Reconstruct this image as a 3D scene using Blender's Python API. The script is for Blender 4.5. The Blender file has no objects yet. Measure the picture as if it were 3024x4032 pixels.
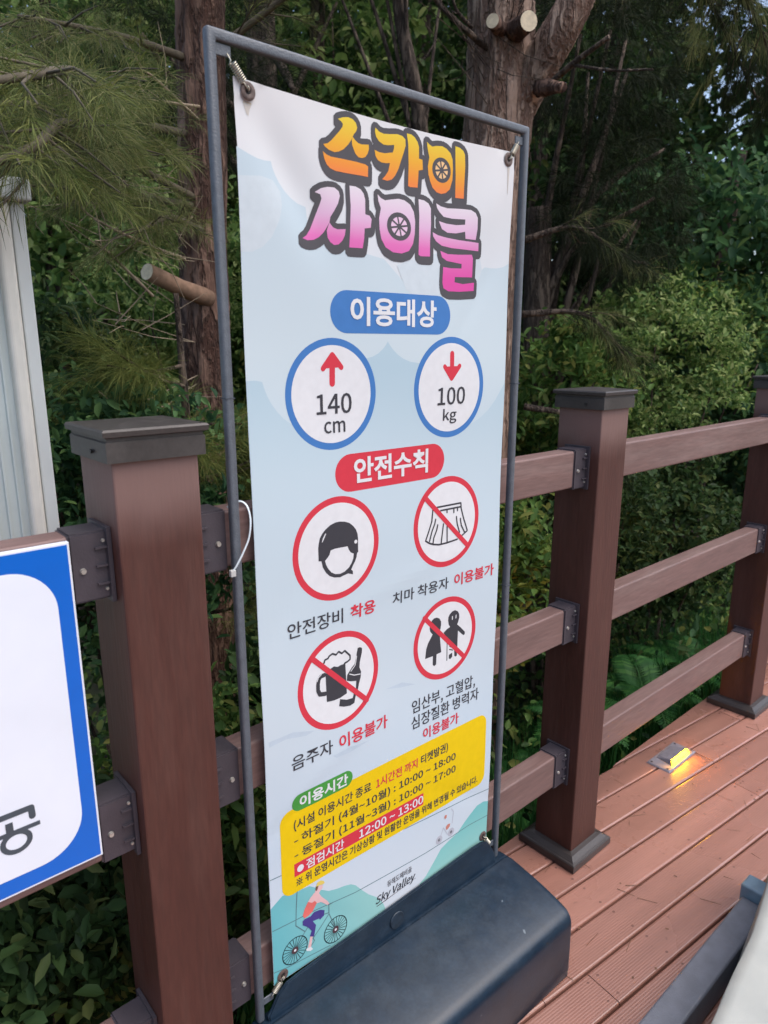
import bpy, bmesh, math, random, json
import numpy as np
from mathutils import Vector, Matrix
from mathutils.geometry import delaunay_2d_cdt

# ------------------------------------------------------------------ camera, world, sun, exposure
scene = bpy.context.scene
COL = scene.collection
def make_camera():
    yaw, pitch, roll = 0.7224, 0.2343, -0.0004
    F = Vector((math.sin(yaw)*math.cos(pitch), math.cos(yaw)*math.cos(pitch), -math.sin(pitch)))
    R = Vector((math.cos(yaw), -math.sin(yaw), 0)); U = R.cross(F)
    R2 = R*math.cos(roll)+U*math.sin(roll); U2 = -R*math.sin(roll)+U*math.cos(roll)
    cd = bpy.data.cameras.new('camera'); co = bpy.data.objects.new('camera', cd); COL.objects.link(co)
    m = Matrix((R2, U2, -F)).transposed().to_4x4(); m.translation = Vector((-0.5153, -0.9559, 1.462))
    co.matrix_world = m
    cd.sensor_fit = 'VERTICAL'; cd.sensor_height = 36.0; cd.lens = 36.0*2726.76/4032
    cd.clip_start = 0.02; cd.clip_end = 2000
    cd.dof.use_dof = True; cd.dof.focus_distance = 1.45; cd.dof.aperture_fstop = 5.6
    scene.camera = co
make_camera()

SUN_AZ, SUN_EL = math.radians(150), math.radians(62)     # azimuth from +Y towards +X: the light comes from the open deck side
w = bpy.data.worlds.new('World'); scene.world = w; w.use_nodes = True
nt = w.node_tree; nt.nodes.clear()
sky = nt.nodes.new('ShaderNodeTexSky'); sky.sky_type = 'NISHITA'; sky.sun_disc = False
sky.sun_elevation = SUN_EL; sky.sun_rotation = SUN_AZ
sky.air_density = 1.0; sky.dust_density = 3.5; sky.ozone_density = 1.0
bg = nt.nodes.new('ShaderNodeBackground'); bg.inputs['Strength'].default_value = 0.15
out = nt.nodes.new('ShaderNodeOutputWorld')
nt.links.new(sky.outputs[0], bg.inputs['Color']); nt.links.new(bg.outputs[0], out.inputs['Surface'])
sd = bpy.data.lights.new('sun', 'SUN'); sd.energy = 0.9; sd.angle = math.radians(70); sd.color = (1.0, 0.97, 0.94)
so = bpy.data.objects.new('sun', sd); COL.objects.link(so)
sdir = Vector((math.sin(SUN_AZ)*math.cos(SUN_EL), math.cos(SUN_AZ)*math.cos(SUN_EL), math.sin(SUN_EL)))
so.rotation_euler = sdir.to_track_quat('Z', 'Y').to_euler()
so.location = (0, -4, 6)
vs = scene.view_settings
scene.display_settings.display_device = 'sRGB'
vs.view_transform = 'Standard'; vs.look = 'None'; vs.gamma = 1.0; vs.use_curve_mapping = False
vs.exposure = 0.88
try:
    scene.cycles.use_denoising = True
    scene.cycles.max_bounces = 6
    scene.cycles.transparent_max_bounces = 6
    scene.cycles.sample_clamp_indirect = 6.0
    scene.cycles.caustics_reflective = False; scene.cycles.caustics_refractive = False
except Exception: pass

rng = np.random.default_rng(7)
random.seed(7)

# ------------------------------------------------------------------ materials
MATS = {}
def wear(m, dust, stretch, amount=.35, grain=.35):
    """dusty bleached patches, streaks and a fine grain on the composite"""
    t = m.node_tree; b = t.nodes['Principled BSDF']; src = b.inputs['Base Color'].links[0].from_socket
    tc = t.nodes.new('ShaderNodeTexCoord'); mp = t.nodes.new('ShaderNodeMapping'); mp.inputs['Scale'].default_value = stretch; t.links.new(tc.outputs['Object'], mp.inputs['Vector'])
    n = t.nodes.new('ShaderNodeTexNoise'); n.inputs['Scale'].default_value = 22; n.inputs['Detail'].default_value = 8; n.inputs['Roughness'].default_value = .65; t.links.new(mp.outputs[0], n.inputs['Vector'])
    mr = t.nodes.new('ShaderNodeMapRange'); mr.inputs['From Min'].default_value = .46; mr.inputs['From Max'].default_value = .78; mr.inputs['To Max'].default_value = amount; t.links.new(n.outputs['Fac'], mr.inputs['Value'])
    mx = t.nodes.new('ShaderNodeMix'); mx.data_type = 'RGBA'; mx.inputs[7].default_value = dust; t.links.new(mr.outputs[0], mx.inputs[0]); t.links.new(src, mx.inputs[6])
    g = t.nodes.new('ShaderNodeTexNoise'); g.inputs['Scale'].default_value = 150; g.inputs['Detail'].default_value = 5; t.links.new(mp.outputs[0], g.inputs['Vector'])
    r2 = t.nodes.new('ShaderNodeMapRange'); r2.inputs['From Min'].default_value = .3; r2.inputs['From Max'].default_value = .7; r2.inputs['To Min'].default_value = .86; r2.inputs['To Max'].default_value = 1.12; t.links.new(g.outputs['Fac'], r2.inputs['Value'])
    vm = t.nodes.new('ShaderNodeVectorMath'); vm.operation = 'SCALE'; t.links.new(mx.outputs[2], vm.inputs[0]); t.links.new(r2.outputs[0], vm.inputs['Scale']); t.links.new(vm.outputs[0], b.inputs['Base Color'])
    bp = t.nodes.new('ShaderNodeBump'); bp.inputs['Strength'].default_value = grain; bp.inputs['Distance'].default_value = .002; t.links.new(g.outputs['Fac'], bp.inputs['Height']); t.links.new(bp.outputs[0], b.inputs['Normal'])
    rr = t.nodes.new('ShaderNodeMapRange'); rr.inputs['To Min'].default_value = b.inputs['Roughness'].default_value-.12; rr.inputs['To Max'].default_value = b.inputs['Roughness'].default_value+.2; t.links.new(n.outputs['Fac'], rr.inputs['Value']); t.links.new(rr.outputs[0], b.inputs['Roughness'])
def specks(m, col, scale=70, thr=.70):
    t = m.node_tree; b = t.nodes['Principled BSDF']; src = b.inputs['Base Color'].links[0].from_socket
    tc = t.nodes.new('ShaderNodeTexCoord'); n = t.nodes.new('ShaderNodeTexNoise'); n.inputs['Scale'].default_value = scale; n.inputs['Detail'].default_value = 1; t.links.new(tc.outputs['Object'], n.inputs['Vector'])
    mr = t.nodes.new('ShaderNodeMapRange'); mr.inputs['From Min'].default_value = thr; mr.inputs['From Max'].default_value = thr+.05; mr.inputs['To Max'].default_value = .6; t.links.new(n.outputs['Fac'], mr.inputs['Value'])
    mx = t.nodes.new('ShaderNodeMix'); mx.data_type = 'RGBA'; mx.inputs[7].default_value = col; t.links.new(mr.outputs[0], mx.inputs[0]); t.links.new(src, mx.inputs[6]); t.links.new(mx.outputs[2], b.inputs['Base Color'])
def lin(r, g, b):
    f = lambda c: (c/255/12.92) if c/255 <= 0.04045 else ((c/255+0.055)/1.055)**2.4
    return (f(r), f(g), f(b), 1)
def mat(name, col, rough=0.6, var=0.12, scale=30, bump=0.0, bscale=200, stretch=(1,1,1), metal=0.0, spec=0.5, emit=None, coat=0.0, col2=None, coords='Object'):
    if name in MATS: return MATS[name]
    m = bpy.data.materials.new(name); m.use_nodes = True; MATS[name] = m
    t = m.node_tree; b = t.nodes['Principled BSDF']
    col = tuple(col[:3])+(1,)
    b.inputs['Roughness'].default_value = rough; b.inputs['Metallic'].default_value = metal
    b.inputs['Specular IOR Level'].default_value = spec
    tc = t.nodes.new('ShaderNodeTexCoord'); mp = t.nodes.new('ShaderNodeMapping'); mp.inputs['Scale'].default_value = stretch
    t.links.new(tc.outputs[coords], mp.inputs['Vector'])
    n = t.nodes.new('ShaderNodeTexNoise'); n.inputs['Scale'].default_value = scale; n.inputs['Detail'].default_value = 6
    t.links.new(mp.outputs[0], n.inputs['Vector'])
    r = t.nodes.new('ShaderNodeValToRGB')
    a = [c*(1-var) for c in col[:3]]; z = [min(1, c*(1+var)) for c in col[:3]]
    if col2: z = list(col2[:3])
    r.color_ramp.elements[0].color = (*a, 1); r.color_ramp.elements[0].position = 0.32
    r.color_ramp.elements[1].color = (*z, 1); r.color_ramp.elements[1].position = 0.68
    t.links.new(n.outputs['Fac'], r.inputs['Fac']); t.links.new(r.outputs[0], b.inputs['Base Color'])
    if bump:
        n2 = t.nodes.new('ShaderNodeTexNoise'); n2.inputs['Scale'].default_value = bscale; n2.inputs['Detail'].default_value = 4
        t.links.new(mp.outputs[0], n2.inputs['Vector'])
        bp = t.nodes.new('ShaderNodeBump'); bp.inputs['Strength'].default_value = bump; bp.inputs['Distance'].default_value = 0.004
        t.links.new(n2.outputs['Fac'], bp.inputs['Height']); t.links.new(bp.outputs[0], b.inputs['Normal'])
    if emit:
        b.inputs['Emission Color'].default_value = (*emit[0], 1); b.inputs['Emission Strength'].default_value = emit[1]
    return m
def zramp(name, stops, rough=0.6, axis='Z'):
    """print colour that runs along an object axis (a printed gradient)"""
    if name in MATS: return MATS[name]
    m = bpy.data.materials.new(name); m.use_nodes = True; MATS[name] = m
    t = m.node_tree; b = t.nodes['Principled BSDF']; b.inputs['Roughness'].default_value = rough; b.inputs['Specular IOR Level'].default_value = 0.25
    tc = t.nodes.new('ShaderNodeTexCoord'); sp = t.nodes.new('ShaderNodeSeparateXYZ'); t.links.new(tc.outputs['Object'], sp.inputs[0])
    mr = t.nodes.new('ShaderNodeMapRange'); mr.inputs['From Min'].default_value = stops[0][0]; mr.inputs['From Max'].default_value = stops[-1][0]
    t.links.new(sp.outputs[axis], mr.inputs['Value'])
    r = t.nodes.new('ShaderNodeValToRGB'); e = r.color_ramp.elements
    span = stops[-1][0]-stops[0][0]
    e[0].position = 0; e[0].color = stops[0][1]; e[1].position = 1; e[1].color = stops[-1][1]
    for p, c in stops[1:-1]:
        k = e.new((p-stops[0][0])/span); k.color = c
    t.links.new(mr.outputs[0], r.inputs['Fac']); t.links.new(r.outputs[0], b.inputs['Base Color'])
    return m
def island(name, cols, rough=0.55, trans=0.25):
    """foliage: each leaf takes its own tone"""
    if name in MATS: return MATS[name]
    m = bpy.data.materials.new(name); m.use_nodes = True; MATS[name] = m
    t = m.node_tree; b = t.nodes['Principled BSDF']; o = t.nodes['Material Output']
    b.inputs['Roughness'].default_value = rough; b.inputs['Specular IOR Level'].default_value = 0.15
    g = t.nodes.new('ShaderNodeNewGeometry'); r = t.nodes.new('ShaderNodeValToRGB'); e = r.color_ramp.elements
    e[0].color = (*cols[0], 1); e[1].color = (*cols[-1], 1)
    for i, c in enumerate(cols[1:-1]): k = e.new((i+1)/(len(cols)-1)); k.color = (*c, 1)
    t.links.new(g.outputs['Random Per Island'], r.inputs['Fac']); t.links.new(r.outputs[0], b.inputs['Base Color'])
    tr = t.nodes.new('ShaderNodeBsdfTranslucent'); t.links.new(r.outputs[0], tr.inputs['Color'])
    mx = t.nodes.new('ShaderNodeMixShader'); mx.inputs[0].default_value = trans
    t.links.new(b.outputs[0], mx.inputs[1]); t.links.new(tr.outputs[0], mx.inputs[2]); t.links.new(mx.outputs[0], o.inputs['Surface'])
    return m

# ------------------------------------------------------------------ mesh helpers
def link(o, parent=None):
    COL.objects.link(o)
    if parent is not None: o.parent = parent
    return o
def tag(o, label=None, cat=None, group=None, kind=None):
    if label: o['label'] = label
    if cat: o['category'] = cat
    if group: o['group'] = group
    if kind: o['kind'] = kind
    return o
def empty(name, loc=(0,0,0), rz=0.0):
    o = bpy.data.objects.new(name, None); o.empty_display_size = 0.05; o.location = loc; o.rotation_euler = (0,0,rz)
    return link(o)
def pyobj(name, v, f, m, parent=None, smooth=False, e=()):
    me = bpy.data.meshes.new(name); me.from_pydata([tuple(map(float,p)) for p in v], list(e), f); me.validate(); me.update()
    if m: me.materials.append(m)
    if smooth: me.shade_smooth()
    return link(bpy.data.objects.new(name, me), parent)
def npobj(name, V, Fc, m, parent=None, smooth=False):
    """V (n,3), Fc (k,3|4) arrays"""
    V = np.asarray(V, np.float32); Fc = np.asarray(Fc, np.int32); k = Fc.shape[1]
    me = bpy.data.meshes.new(name)
    me.vertices.add(len(V)); me.vertices.foreach_set('co', V.ravel())
    me.loops.add(Fc.size); me.loops.foreach_set('vertex_index', Fc.ravel())
    me.polygons.add(len(Fc)); me.polygons.foreach_set('loop_start', np.arange(0, Fc.size, k, dtype=np.int32))
    try: me.polygons.foreach_set('loop_total', np.full(len(Fc), k, np.int32))
    except Exception: pass
    me.update(calc_edges=True)
    if smooth: me.shade_smooth()
    if m: me.materials.append(m)
    return link(bpy.data.objects.new(name, me), parent)
def bmobj(name, bm, m, parent=None, smooth=False):
    me = bpy.data.meshes.new(name); bmesh.ops.recalc_face_normals(bm, faces=bm.faces); bm.to_mesh(me); bm.free()
    if m: me.materials.append(m)
    if smooth: me.shade_smooth()
    return link(bpy.data.objects.new(name, me), parent)
def bm_box(bm, x0, x1, y0, y1, z0, z1):
    vs_ = [bm.verts.new(p) for p in ((x0,y0,z0),(x1,y0,z0),(x1,y1,z0),(x0,y1,z0),(x0,y0,z1),(x1,y0,z1),(x1,y1,z1),(x0,y1,z1))]
    for f in ((0,3,2,1),(4,5,6,7),(0,1,5,4),(1,2,6,5),(2,3,7,6),(3,0,4,7)): bm.faces.new([vs_[i] for i in f])
    return vs_
def box(name, x0, x1, y0, y1, z0, z1, m, parent=None, bev=0.0, seg=2):
    bm = bmesh.new(); bm_box(bm, x0, x1, y0, y1, z0, z1)
    if bev: bmesh.ops.bevel(bm, geom=list(bm.edges), offset=bev, segments=seg, affect='EDGES', profile=0.5)
    return bmobj(name, bm, m, parent)
def tube_arrays(pts, rad, sides=8, jit=0.0, cap=True, tilt=0.0):
    P = np.asarray(pts, float); n = len(P); rad = np.broadcast_to(np.asarray(rad, float), (n,)) if np.ndim(rad) else np.full(n, rad)
    T = np.gradient(P, axis=0); T /= np.linalg.norm(T, axis=1)[:,None]+1e-12
    ref = np.array([0,0,1.0]) if abs(T[0][2]) < .9 else np.array([0,1.0,0])
    V = []; u = np.cross(T[0], ref); u /= np.linalg.norm(u)
    for i in range(n):
        u = u - T[i]*(u@T[i]); u /= np.linalg.norm(u)+1e-12; w_ = np.cross(T[i], u)
        a = np.arange(sides)*2*np.pi/sides
        r = rad[i]*(1+jit*rng.normal(size=sides)) if jit else np.full(sides, rad[i])
        V.append(P[i]+(np.cos(a)*r)[:,None]*u+(np.sin(a)*r)[:,None]*w_)
    V = np.concatenate(V); Fq = []
    for i in range(n-1):
        for s in range(sides):
            a, b = i*sides+s, i*sides+(s+1) % sides
            Fq.append((a, b, b+sides, a+sides))
    faces = [tuple(f) for f in Fq]
    if cap: faces += [tuple(range(sides))[::-1], tuple(range((n-1)*sides, n*sides))]
    return V, faces
def smooth_path(pts, n):
    """Catmull-Rom through the points"""
    P = np.asarray(pts, float); Q = np.vstack([2*P[0]-P[1], P, 2*P[-1]-P[-2]]); R = []
    for i in range(1, len(Q)-2):
        for t in np.linspace(0, 1, n, endpoint=False):
            a, b, c, d = Q[i-1], Q[i], Q[i+1], Q[i+2]
            R.append(0.5*((2*b)+(-a+c)*t+(2*a-5*b+4*c-d)*t*t+(-a+3*b-3*c+d)*t**3))
    R.append(P[-1]); return np.array(R)
def tube(name, pts, rad, m, parent=None, sides=8, jit=0.0, smooth=True):
    V, f = tube_arrays(pts, rad, sides, jit)
    return pyobj(name, V, f, m, parent, smooth)
def copy_child(src, parent, name=None):
    c = src.copy(); COL.objects.link(c); c.parent = parent
    return c

def bark(name, c0, c1, scale=26):
    m = mat(name, c0, .92, .3, 12, col2=c1, stretch=(1,1,.3)); t = m.node_tree; b = t.nodes['Principled BSDF']
    tc = t.nodes.new('ShaderNodeTexCoord'); mp = t.nodes.new('ShaderNodeMapping'); mp.inputs['Scale'].default_value = (1,1,.20); t.links.new(tc.outputs['Object'], mp.inputs['Vector'])
    wn = t.nodes.new('ShaderNodeTexNoise'); wn.inputs['Scale'].default_value = 14; t.links.new(mp.outputs[0], wn.inputs['Vector'])
    ml = t.nodes.new('ShaderNodeVectorMath'); ml.operation = 'MULTIPLY_ADD'; ml.inputs[1].default_value = (.05,.05,.05); t.links.new(wn.outputs['Color'], ml.inputs[0]); t.links.new(mp.outputs[0], ml.inputs[2])
    vo = t.nodes.new('ShaderNodeTexNoise'); vo.inputs['Scale'].default_value = scale*.55; vo.inputs['Detail'].default_value = 5; vo.inputs['Roughness'].default_value = .6; t.links.new(ml.outputs[0], vo.inputs['Vector'])
    sb = t.nodes.new('ShaderNodeMath'); sb.operation = 'SUBTRACT'; sb.inputs[1].default_value = .5; t.links.new(vo.outputs['Fac'], sb.inputs[0])
    ab = t.nodes.new('ShaderNodeMath'); ab.operation = 'ABSOLUTE'; t.links.new(sb.outputs[0], ab.inputs[0])
    mr = t.nodes.new('ShaderNodeMapRange'); mr.interpolation_type = 'SMOOTHSTEP'; mr.inputs['From Max'].default_value = .085; t.links.new(ab.outputs[0], mr.inputs['Value'])
    n2 = t.nodes.new('ShaderNodeTexNoise'); n2.inputs['Scale'].default_value = 90; n2.inputs['Detail'].default_value = 6; t.links.new(mp.outputs[0], n2.inputs['Vector'])
    ad = t.nodes.new('ShaderNodeMath'); ad.operation = 'MULTIPLY_ADD'; ad.inputs[1].default_value = .7; t.links.new(n2.outputs['Fac'], ad.inputs[0]); t.links.new(mr.outputs[0], ad.inputs[2])
    bp = t.nodes.new('ShaderNodeBump'); bp.inputs['Strength'].default_value = 1.0; bp.inputs['Distance'].default_value = .02; t.links.new(ad.outputs[0], bp.inputs['Height']); t.links.new(bp.outputs[0], b.inputs['Normal'])
    src = b.inputs['Base Color'].links[0].from_socket; mx = t.nodes.new('ShaderNodeMix'); mx.data_type = 'RGBA'; mx.inputs[6].default_value = (c0[0]*.55, c0[1]*.5, c0[2]*.48, 1)
    t.links.new(mr.outputs[0], mx.inputs[0]); t.links.new(src, mx.inputs[7]); t.links.new(mx.outputs[2], b.inputs['Base Color'])
    return m

# colours of the place
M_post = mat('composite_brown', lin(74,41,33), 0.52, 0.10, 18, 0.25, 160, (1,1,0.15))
M_rail = mat('composite_rail', lin(116,91,86), 0.48, 0.10, 18, 0.25, 160, (0.15,1,1))
M_cap = mat('cap_grey', lin(58,54,52), 0.42, 0.12, 12, 0.15, 300)
M_foot = mat('moulding_dark', lin(56,51,50), 0.36, 0.14, 16, 0.2, 300)
M_bracket = mat('bracket_plastic', lin(66,60,66), 0.5, 0.12, 25, 0.1, 300)
M_bolt = mat('bolt_zinc', lin(190,186,178), 0.35, 0.1, 60, 0, metal=0.7)
M_frame = mat('frame_grey_paint', lin(88,94,101), 0.45, 0.12, 90, 0.3, 400)
M_base = mat('stand_base_plastic', lin(25,41,56), 0.30, 0.14, 25, 0.12, 500)
wear(M_post, lin(112,84,74), (1,1,.12), .25); wear(M_rail, lin(150,134,128), (.12,1,1)); wear(M_cap, lin(100,95,90), (1,1,1), .25, .1); wear(M_base, lin(70,82,92), (1,1,1), .25, .08); specks(M_base, lin(120,132,140), 46, .765)
M_steel = mat('spring_steel', lin(186,180,164), 0.3, 0.2, 80, metal=0.85)
M_rust = mat('eyelet_rust', lin(92,76,70), 0.6, 0.35, 220, 0.2, 400)
M_white = mat('white_paint', lin(226,228,228), 0.45, 0.04, 10)

def pale_top(m, z0=1.205, z1=1.235, col=lin(128,102,96)):
    """mixes a paler tone into the posts above the top rail"""
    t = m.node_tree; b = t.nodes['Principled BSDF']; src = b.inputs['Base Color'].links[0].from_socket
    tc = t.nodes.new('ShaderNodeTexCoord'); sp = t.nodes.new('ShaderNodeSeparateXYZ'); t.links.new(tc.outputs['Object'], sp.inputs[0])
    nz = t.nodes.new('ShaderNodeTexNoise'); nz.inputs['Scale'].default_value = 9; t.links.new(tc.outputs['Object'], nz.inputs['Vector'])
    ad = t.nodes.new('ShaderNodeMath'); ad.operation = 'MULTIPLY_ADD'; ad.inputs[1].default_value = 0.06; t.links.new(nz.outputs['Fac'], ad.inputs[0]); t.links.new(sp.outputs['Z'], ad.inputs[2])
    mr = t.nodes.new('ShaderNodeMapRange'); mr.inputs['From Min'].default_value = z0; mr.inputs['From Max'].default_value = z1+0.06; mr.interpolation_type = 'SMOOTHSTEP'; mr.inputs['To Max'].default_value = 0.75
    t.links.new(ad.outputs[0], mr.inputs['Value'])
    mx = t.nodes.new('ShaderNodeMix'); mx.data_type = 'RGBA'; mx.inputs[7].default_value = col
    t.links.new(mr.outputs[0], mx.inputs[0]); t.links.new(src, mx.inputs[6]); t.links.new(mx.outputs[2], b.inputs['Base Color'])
pale_top(M_post)

# ------------------------------------------------------------------ ground
def ground_z(x, y):
    x = np.asarray(x, float); y = np.asarray(y, float)
    z = np.where(y < 0.3, -0.55, -0.55-0.12*np.clip(y-0.3, 0, 2.5)+0.16*np.clip(y-3.5, 0, 30))
    z = z+0.05*np.clip(x-3, 0, 12)*(y > 0.3)*np.clip((y-0.3)/2, 0, 1)
    return z+0.06*np.sin(x*2.1+y)*np.cos(y*1.7-x*.6)
def build_ground():
    g = np.concatenate([-np.geomspace(400, 9, 14), np.linspace(-8, 16, 73), np.geomspace(17, 400, 14)])
    X, Yy = np.meshgrid(g, g, indexing='ij'); Zz = ground_z(X, Yy)
    n = len(g); V = np.stack([X.ravel(), Yy.ravel(), Zz.ravel()], 1)
    i = np.arange(n*n).reshape(n, n); Fq = np.stack([i[:-1,:-1], i[1:,:-1], i[1:,1:], i[:-1,1:]], -1).reshape(-1, 4)
    m = mat('forest_soil', (0.045,0.035,0.022), 0.95, 0.5, 6, 0.6, 20, col2=(0.05,0.07,0.025))
    o = npobj('ground', V, Fq, m, smooth=True); tag(o, 'dark forest floor under the trees behind the fence', kind='structure')
build_ground()

# ------------------------------------------------------------------ deck of composite planks
def deck_material():
    m = mat('deck_composite', lin(156,111,97), 0.34, 0.09, 7, stretch=(0.3,3,1))
    t = m.node_tree; b = t.nodes['Principled BSDF']; b.inputs['Coat Weight'].default_value = .8; b.inputs['Coat Roughness'].default_value = .3
    tc = t.nodes.new('ShaderNodeTexCoord')
    wv = t.nodes.new('ShaderNodeTexWave'); wv.wave_type = 'BANDS'; wv.bands_direction = 'Y'; wv.inputs['Scale'].default_value = 50; wv.inputs['Distortion'].default_value = 0.4; wv.inputs['Detail'].default_value = 2
    t.links.new(tc.outputs['Object'], wv.inputs['Vector'])
    n = t.nodes.new('ShaderNodeTexNoise'); n.inputs['Scale'].default_value = 260; t.links.new(tc.outputs['Object'], n.inputs['Vector'])
    ad = t.nodes.new('ShaderNodeMath'); ad.operation = 'MULTIPLY_ADD'; ad.inputs[1].default_value = 0.5
    t.links.new(n.outputs['Fac'], ad.inputs[0]); t.links.new(wv.outputs['Fac'], ad.inputs[2])
    bp = t.nodes.new('ShaderNodeBump'); bp.inputs['Strength'].default_value = 0.4; bp.inputs['Distance'].default_value = 0.001
    t.links.new(ad.outputs[0], bp.inputs['Height']); t.links.new(bp.outputs[0], b.inputs['Normal'])
    # worn, slightly shinier patches and small dirt spots
    n2 = t.nodes.new('ShaderNodeTexNoise'); n2.inputs['Scale'].default_value = 3.2; n2.inputs['Detail'].default_value = 5; t.links.new(tc.outputs['Object'], n2.inputs['Vector'])
    mr = t.nodes.new('ShaderNodeMapRange'); mr.inputs['From Min'].default_value = 0.35; mr.inputs['From Max'].default_value = 0.65; mr.inputs['To Min'].default_value = 0.20; mr.inputs['To Max'].default_value = 0.36
    t.links.new(n2.outputs['Fac'], mr.inputs['Value']); t.links.new(mr.outputs[0], b.inputs['Roughness'])
    src = b.inputs['Base Color'].links[0].from_socket
    vo = t.nodes.new('ShaderNodeTexNoise'); vo.inputs['Scale'].default_value = 34; vo.inputs['Detail'].default_value = 2; t.links.new(tc.outputs['Object'], vo.inputs['Vector'])
    m2 = t.nodes.new('ShaderNodeMapRange'); m2.inputs['From Min'].default_value = 0.69; m2.inputs['From Max'].default_value = 0.76; m2.inputs['To Max'].default_value = 0.55
    t.links.new(vo.outputs['Fac'], m2.inputs['Value'])
    mx = t.nodes.new('ShaderNodeMix'); mx.data_type = 'RGBA'; mx.inputs[7].default_value = lin(96,62,54)
    t.links.new(m2.outputs[0], mx.inputs[0]); t.links.new(src, mx.inputs[6])
    oi = t.nodes.new('ShaderNodeObjectInfo'); n3 = t.nodes.new('ShaderNodeTexNoise'); n3.inputs['Scale'].default_value = 2.3; n3.inputs['Detail'].default_value = 8; t.links.new(tc.outputs['Object'], n3.inputs['Vector'])
    a3 = t.nodes.new('ShaderNodeMath'); a3.operation = 'ADD'; t.links.new(oi.outputs['Random'], a3.inputs[0]); t.links.new(n3.outputs['Fac'], a3.inputs[1])
    m3 = t.nodes.new('ShaderNodeMapRange'); m3.inputs['From Min'].default_value = .4; m3.inputs['From Max'].default_value = 1.6; m3.inputs['To Min'].default_value = .86; m3.inputs['To Max'].default_value = 1.16; t.links.new(a3.outputs[0], m3.inputs['Value'])
    vm = t.nodes.new('ShaderNodeVectorMath'); vm.operation = 'SCALE'; t.links.new(mx.outputs[2], vm.inputs[0]); t.links.new(m3.outputs[0], vm.inputs['Scale']); t.links.new(vm.outputs[0], b.inputs['Base Color'])
    return m
def build_deck():
    M_deck = deck_material()
    ang = math.radians(-6.07); EDGE = 0.156
    dk = box('deck', -3.0, 6.0, -3.4, 0.128, -0.16, -0.028, mat('deck_joists', lin(48,36,32), 0.8)); tag(dk, 'reddish brown deck of composite planks in front of the fence', kind='structure')
    ca, sa = math.cos(ang), math.sin(ang)
    # seam lines: local v (across) of the measured seams; S1 passes through (1.344, 0.077)
    v1 = -1.344*math.sin(ang)+0.077*math.cos(ang)
    pitch = 0.0985
    screws_v, screws_f = [], []
    def add_screw(x, y):
        k = len(screws_v)
        screws_v.append((x, y, 0.0008))
        for a in range(8): screws_v.append((x+0.0042*math.cos(a*math.pi/4), y+0.0036*math.sin(a*math.pi/4), 0.0004))
        for a in range(8): screws_f.append((k, k+1+a, k+1+(a+1) % 8))
    M_scr = mat('screw_dark', lin(112,78,68), 0.6)
    for r in range(-33, 6):
        va, vb = v1+r*pitch+0.0028, v1+(r+1)*pitch-0.0028
        # butt joints along the plank
        offs = {-5: 0.742*ca-0.30*sa}.get(r, random.uniform(-1.2, 1.2))
        cuts = [c for c in (offs-4.8, offs-2.4, offs, offs+2.4, offs+4.8) if -3.2 < c < 6.2]
        ends = [-3.2]+cuts+[6.2]
        for u0, u1 in zip(ends[:-1], ends[1:]):
            bm = bmesh.new(); bm_box(bm, u0+0.0012, u1-0.0012, va, vb, -0.026, 0.0)
            es = [e for e in bm.edges if abs(e.verts[0].co.z) < 1e-6 and abs(e.verts[1].co.z) < 1e-6 and abs(e.verts[0].co.y-e.verts[1].co.y) < 1e-6]
            bmesh.ops.bevel(bm, geom=es, offset=0.005, segments=3, affect='EDGES', profile=0.5)
            # clip at the deck edge, which runs parallel to the fence (world y = EDGE)
            res = bmesh.ops.bisect_plane(bm, geom=list(bm.verts)+list(bm.edges)+list(bm.faces), plane_co=(-sa*-1*EDGE*0+EDGE*sa, EDGE*ca, 0), plane_no=(sa, ca, 0), clear_outer=True)
            if not bm.faces: bm.free(); continue
            ed = [e for e in res['geom_cut'] if isinstance(e, bmesh.types.BMEdge)]
            if ed: bmesh.ops.holes_fill(bm, edges=ed)
            o = bmobj('plank', bm, M_deck, dk); o.rotation_euler = (0, 0, ang)
            o.location = (0, 0, random.uniform(-0.0008, 0.0006))
            for ue in (u0+0.018, u1-0.018):
                for vv in (va+0.018, vb-0.018):
                    X, Yy = ue*ca-vv*sa, ue*sa+vv*ca
                    if Yy < EDGE-0.02: add_screw(X, Yy)
        for u in np.arange(-2.8, 6.0, 0.42):
            for vv in (va+0.018, vb-0.018):
                uu = u+random.uniform(-.004, .004); X, Yy = uu*ca-vv*sa, uu*sa+vv*ca
                if Yy < EDGE-0.02: add_screw(X, Yy)
    sc = pyobj('screw_heads', screws_v, screws_f, M_scr, dk); sc['kind'] = 'stuff'
build_deck()
def build_litter():
    V, Fc = [], []
    for k in range(230):
        x, y = random.uniform(-.2, 3.2), random.uniform(-1.0, .14); a = random.uniform(0, 6.28)
        if random.random() < .6: L, wd = random.uniform(.012,.03), .0007
        else: L, wd = random.uniform(.002,.005), random.uniform(.0015,.003)
        c, s = math.cos(a), math.sin(a); q = len(V); z = .0012
        V += [(x-c*L-s*wd, y-s*L+c*wd, z), (x-c*L+s*wd, y-s*L-c*wd, z), (x+c*L+s*wd, y+s*L-c*wd, z+random.uniform(0,.002)), (x+c*L-s*wd, y+s*L+c*wd, z)]; Fc.append((q,q+1,q+2,q+3))
    o = pyobj('fallen_needles', V, Fc, mat('litter_brown', lin(104,76,56), .8, .4, 90)); tag(o, 'dry pine needles and crumbs scattered on the deck planks', 'litter', kind='stuff')
build_litter()

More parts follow.
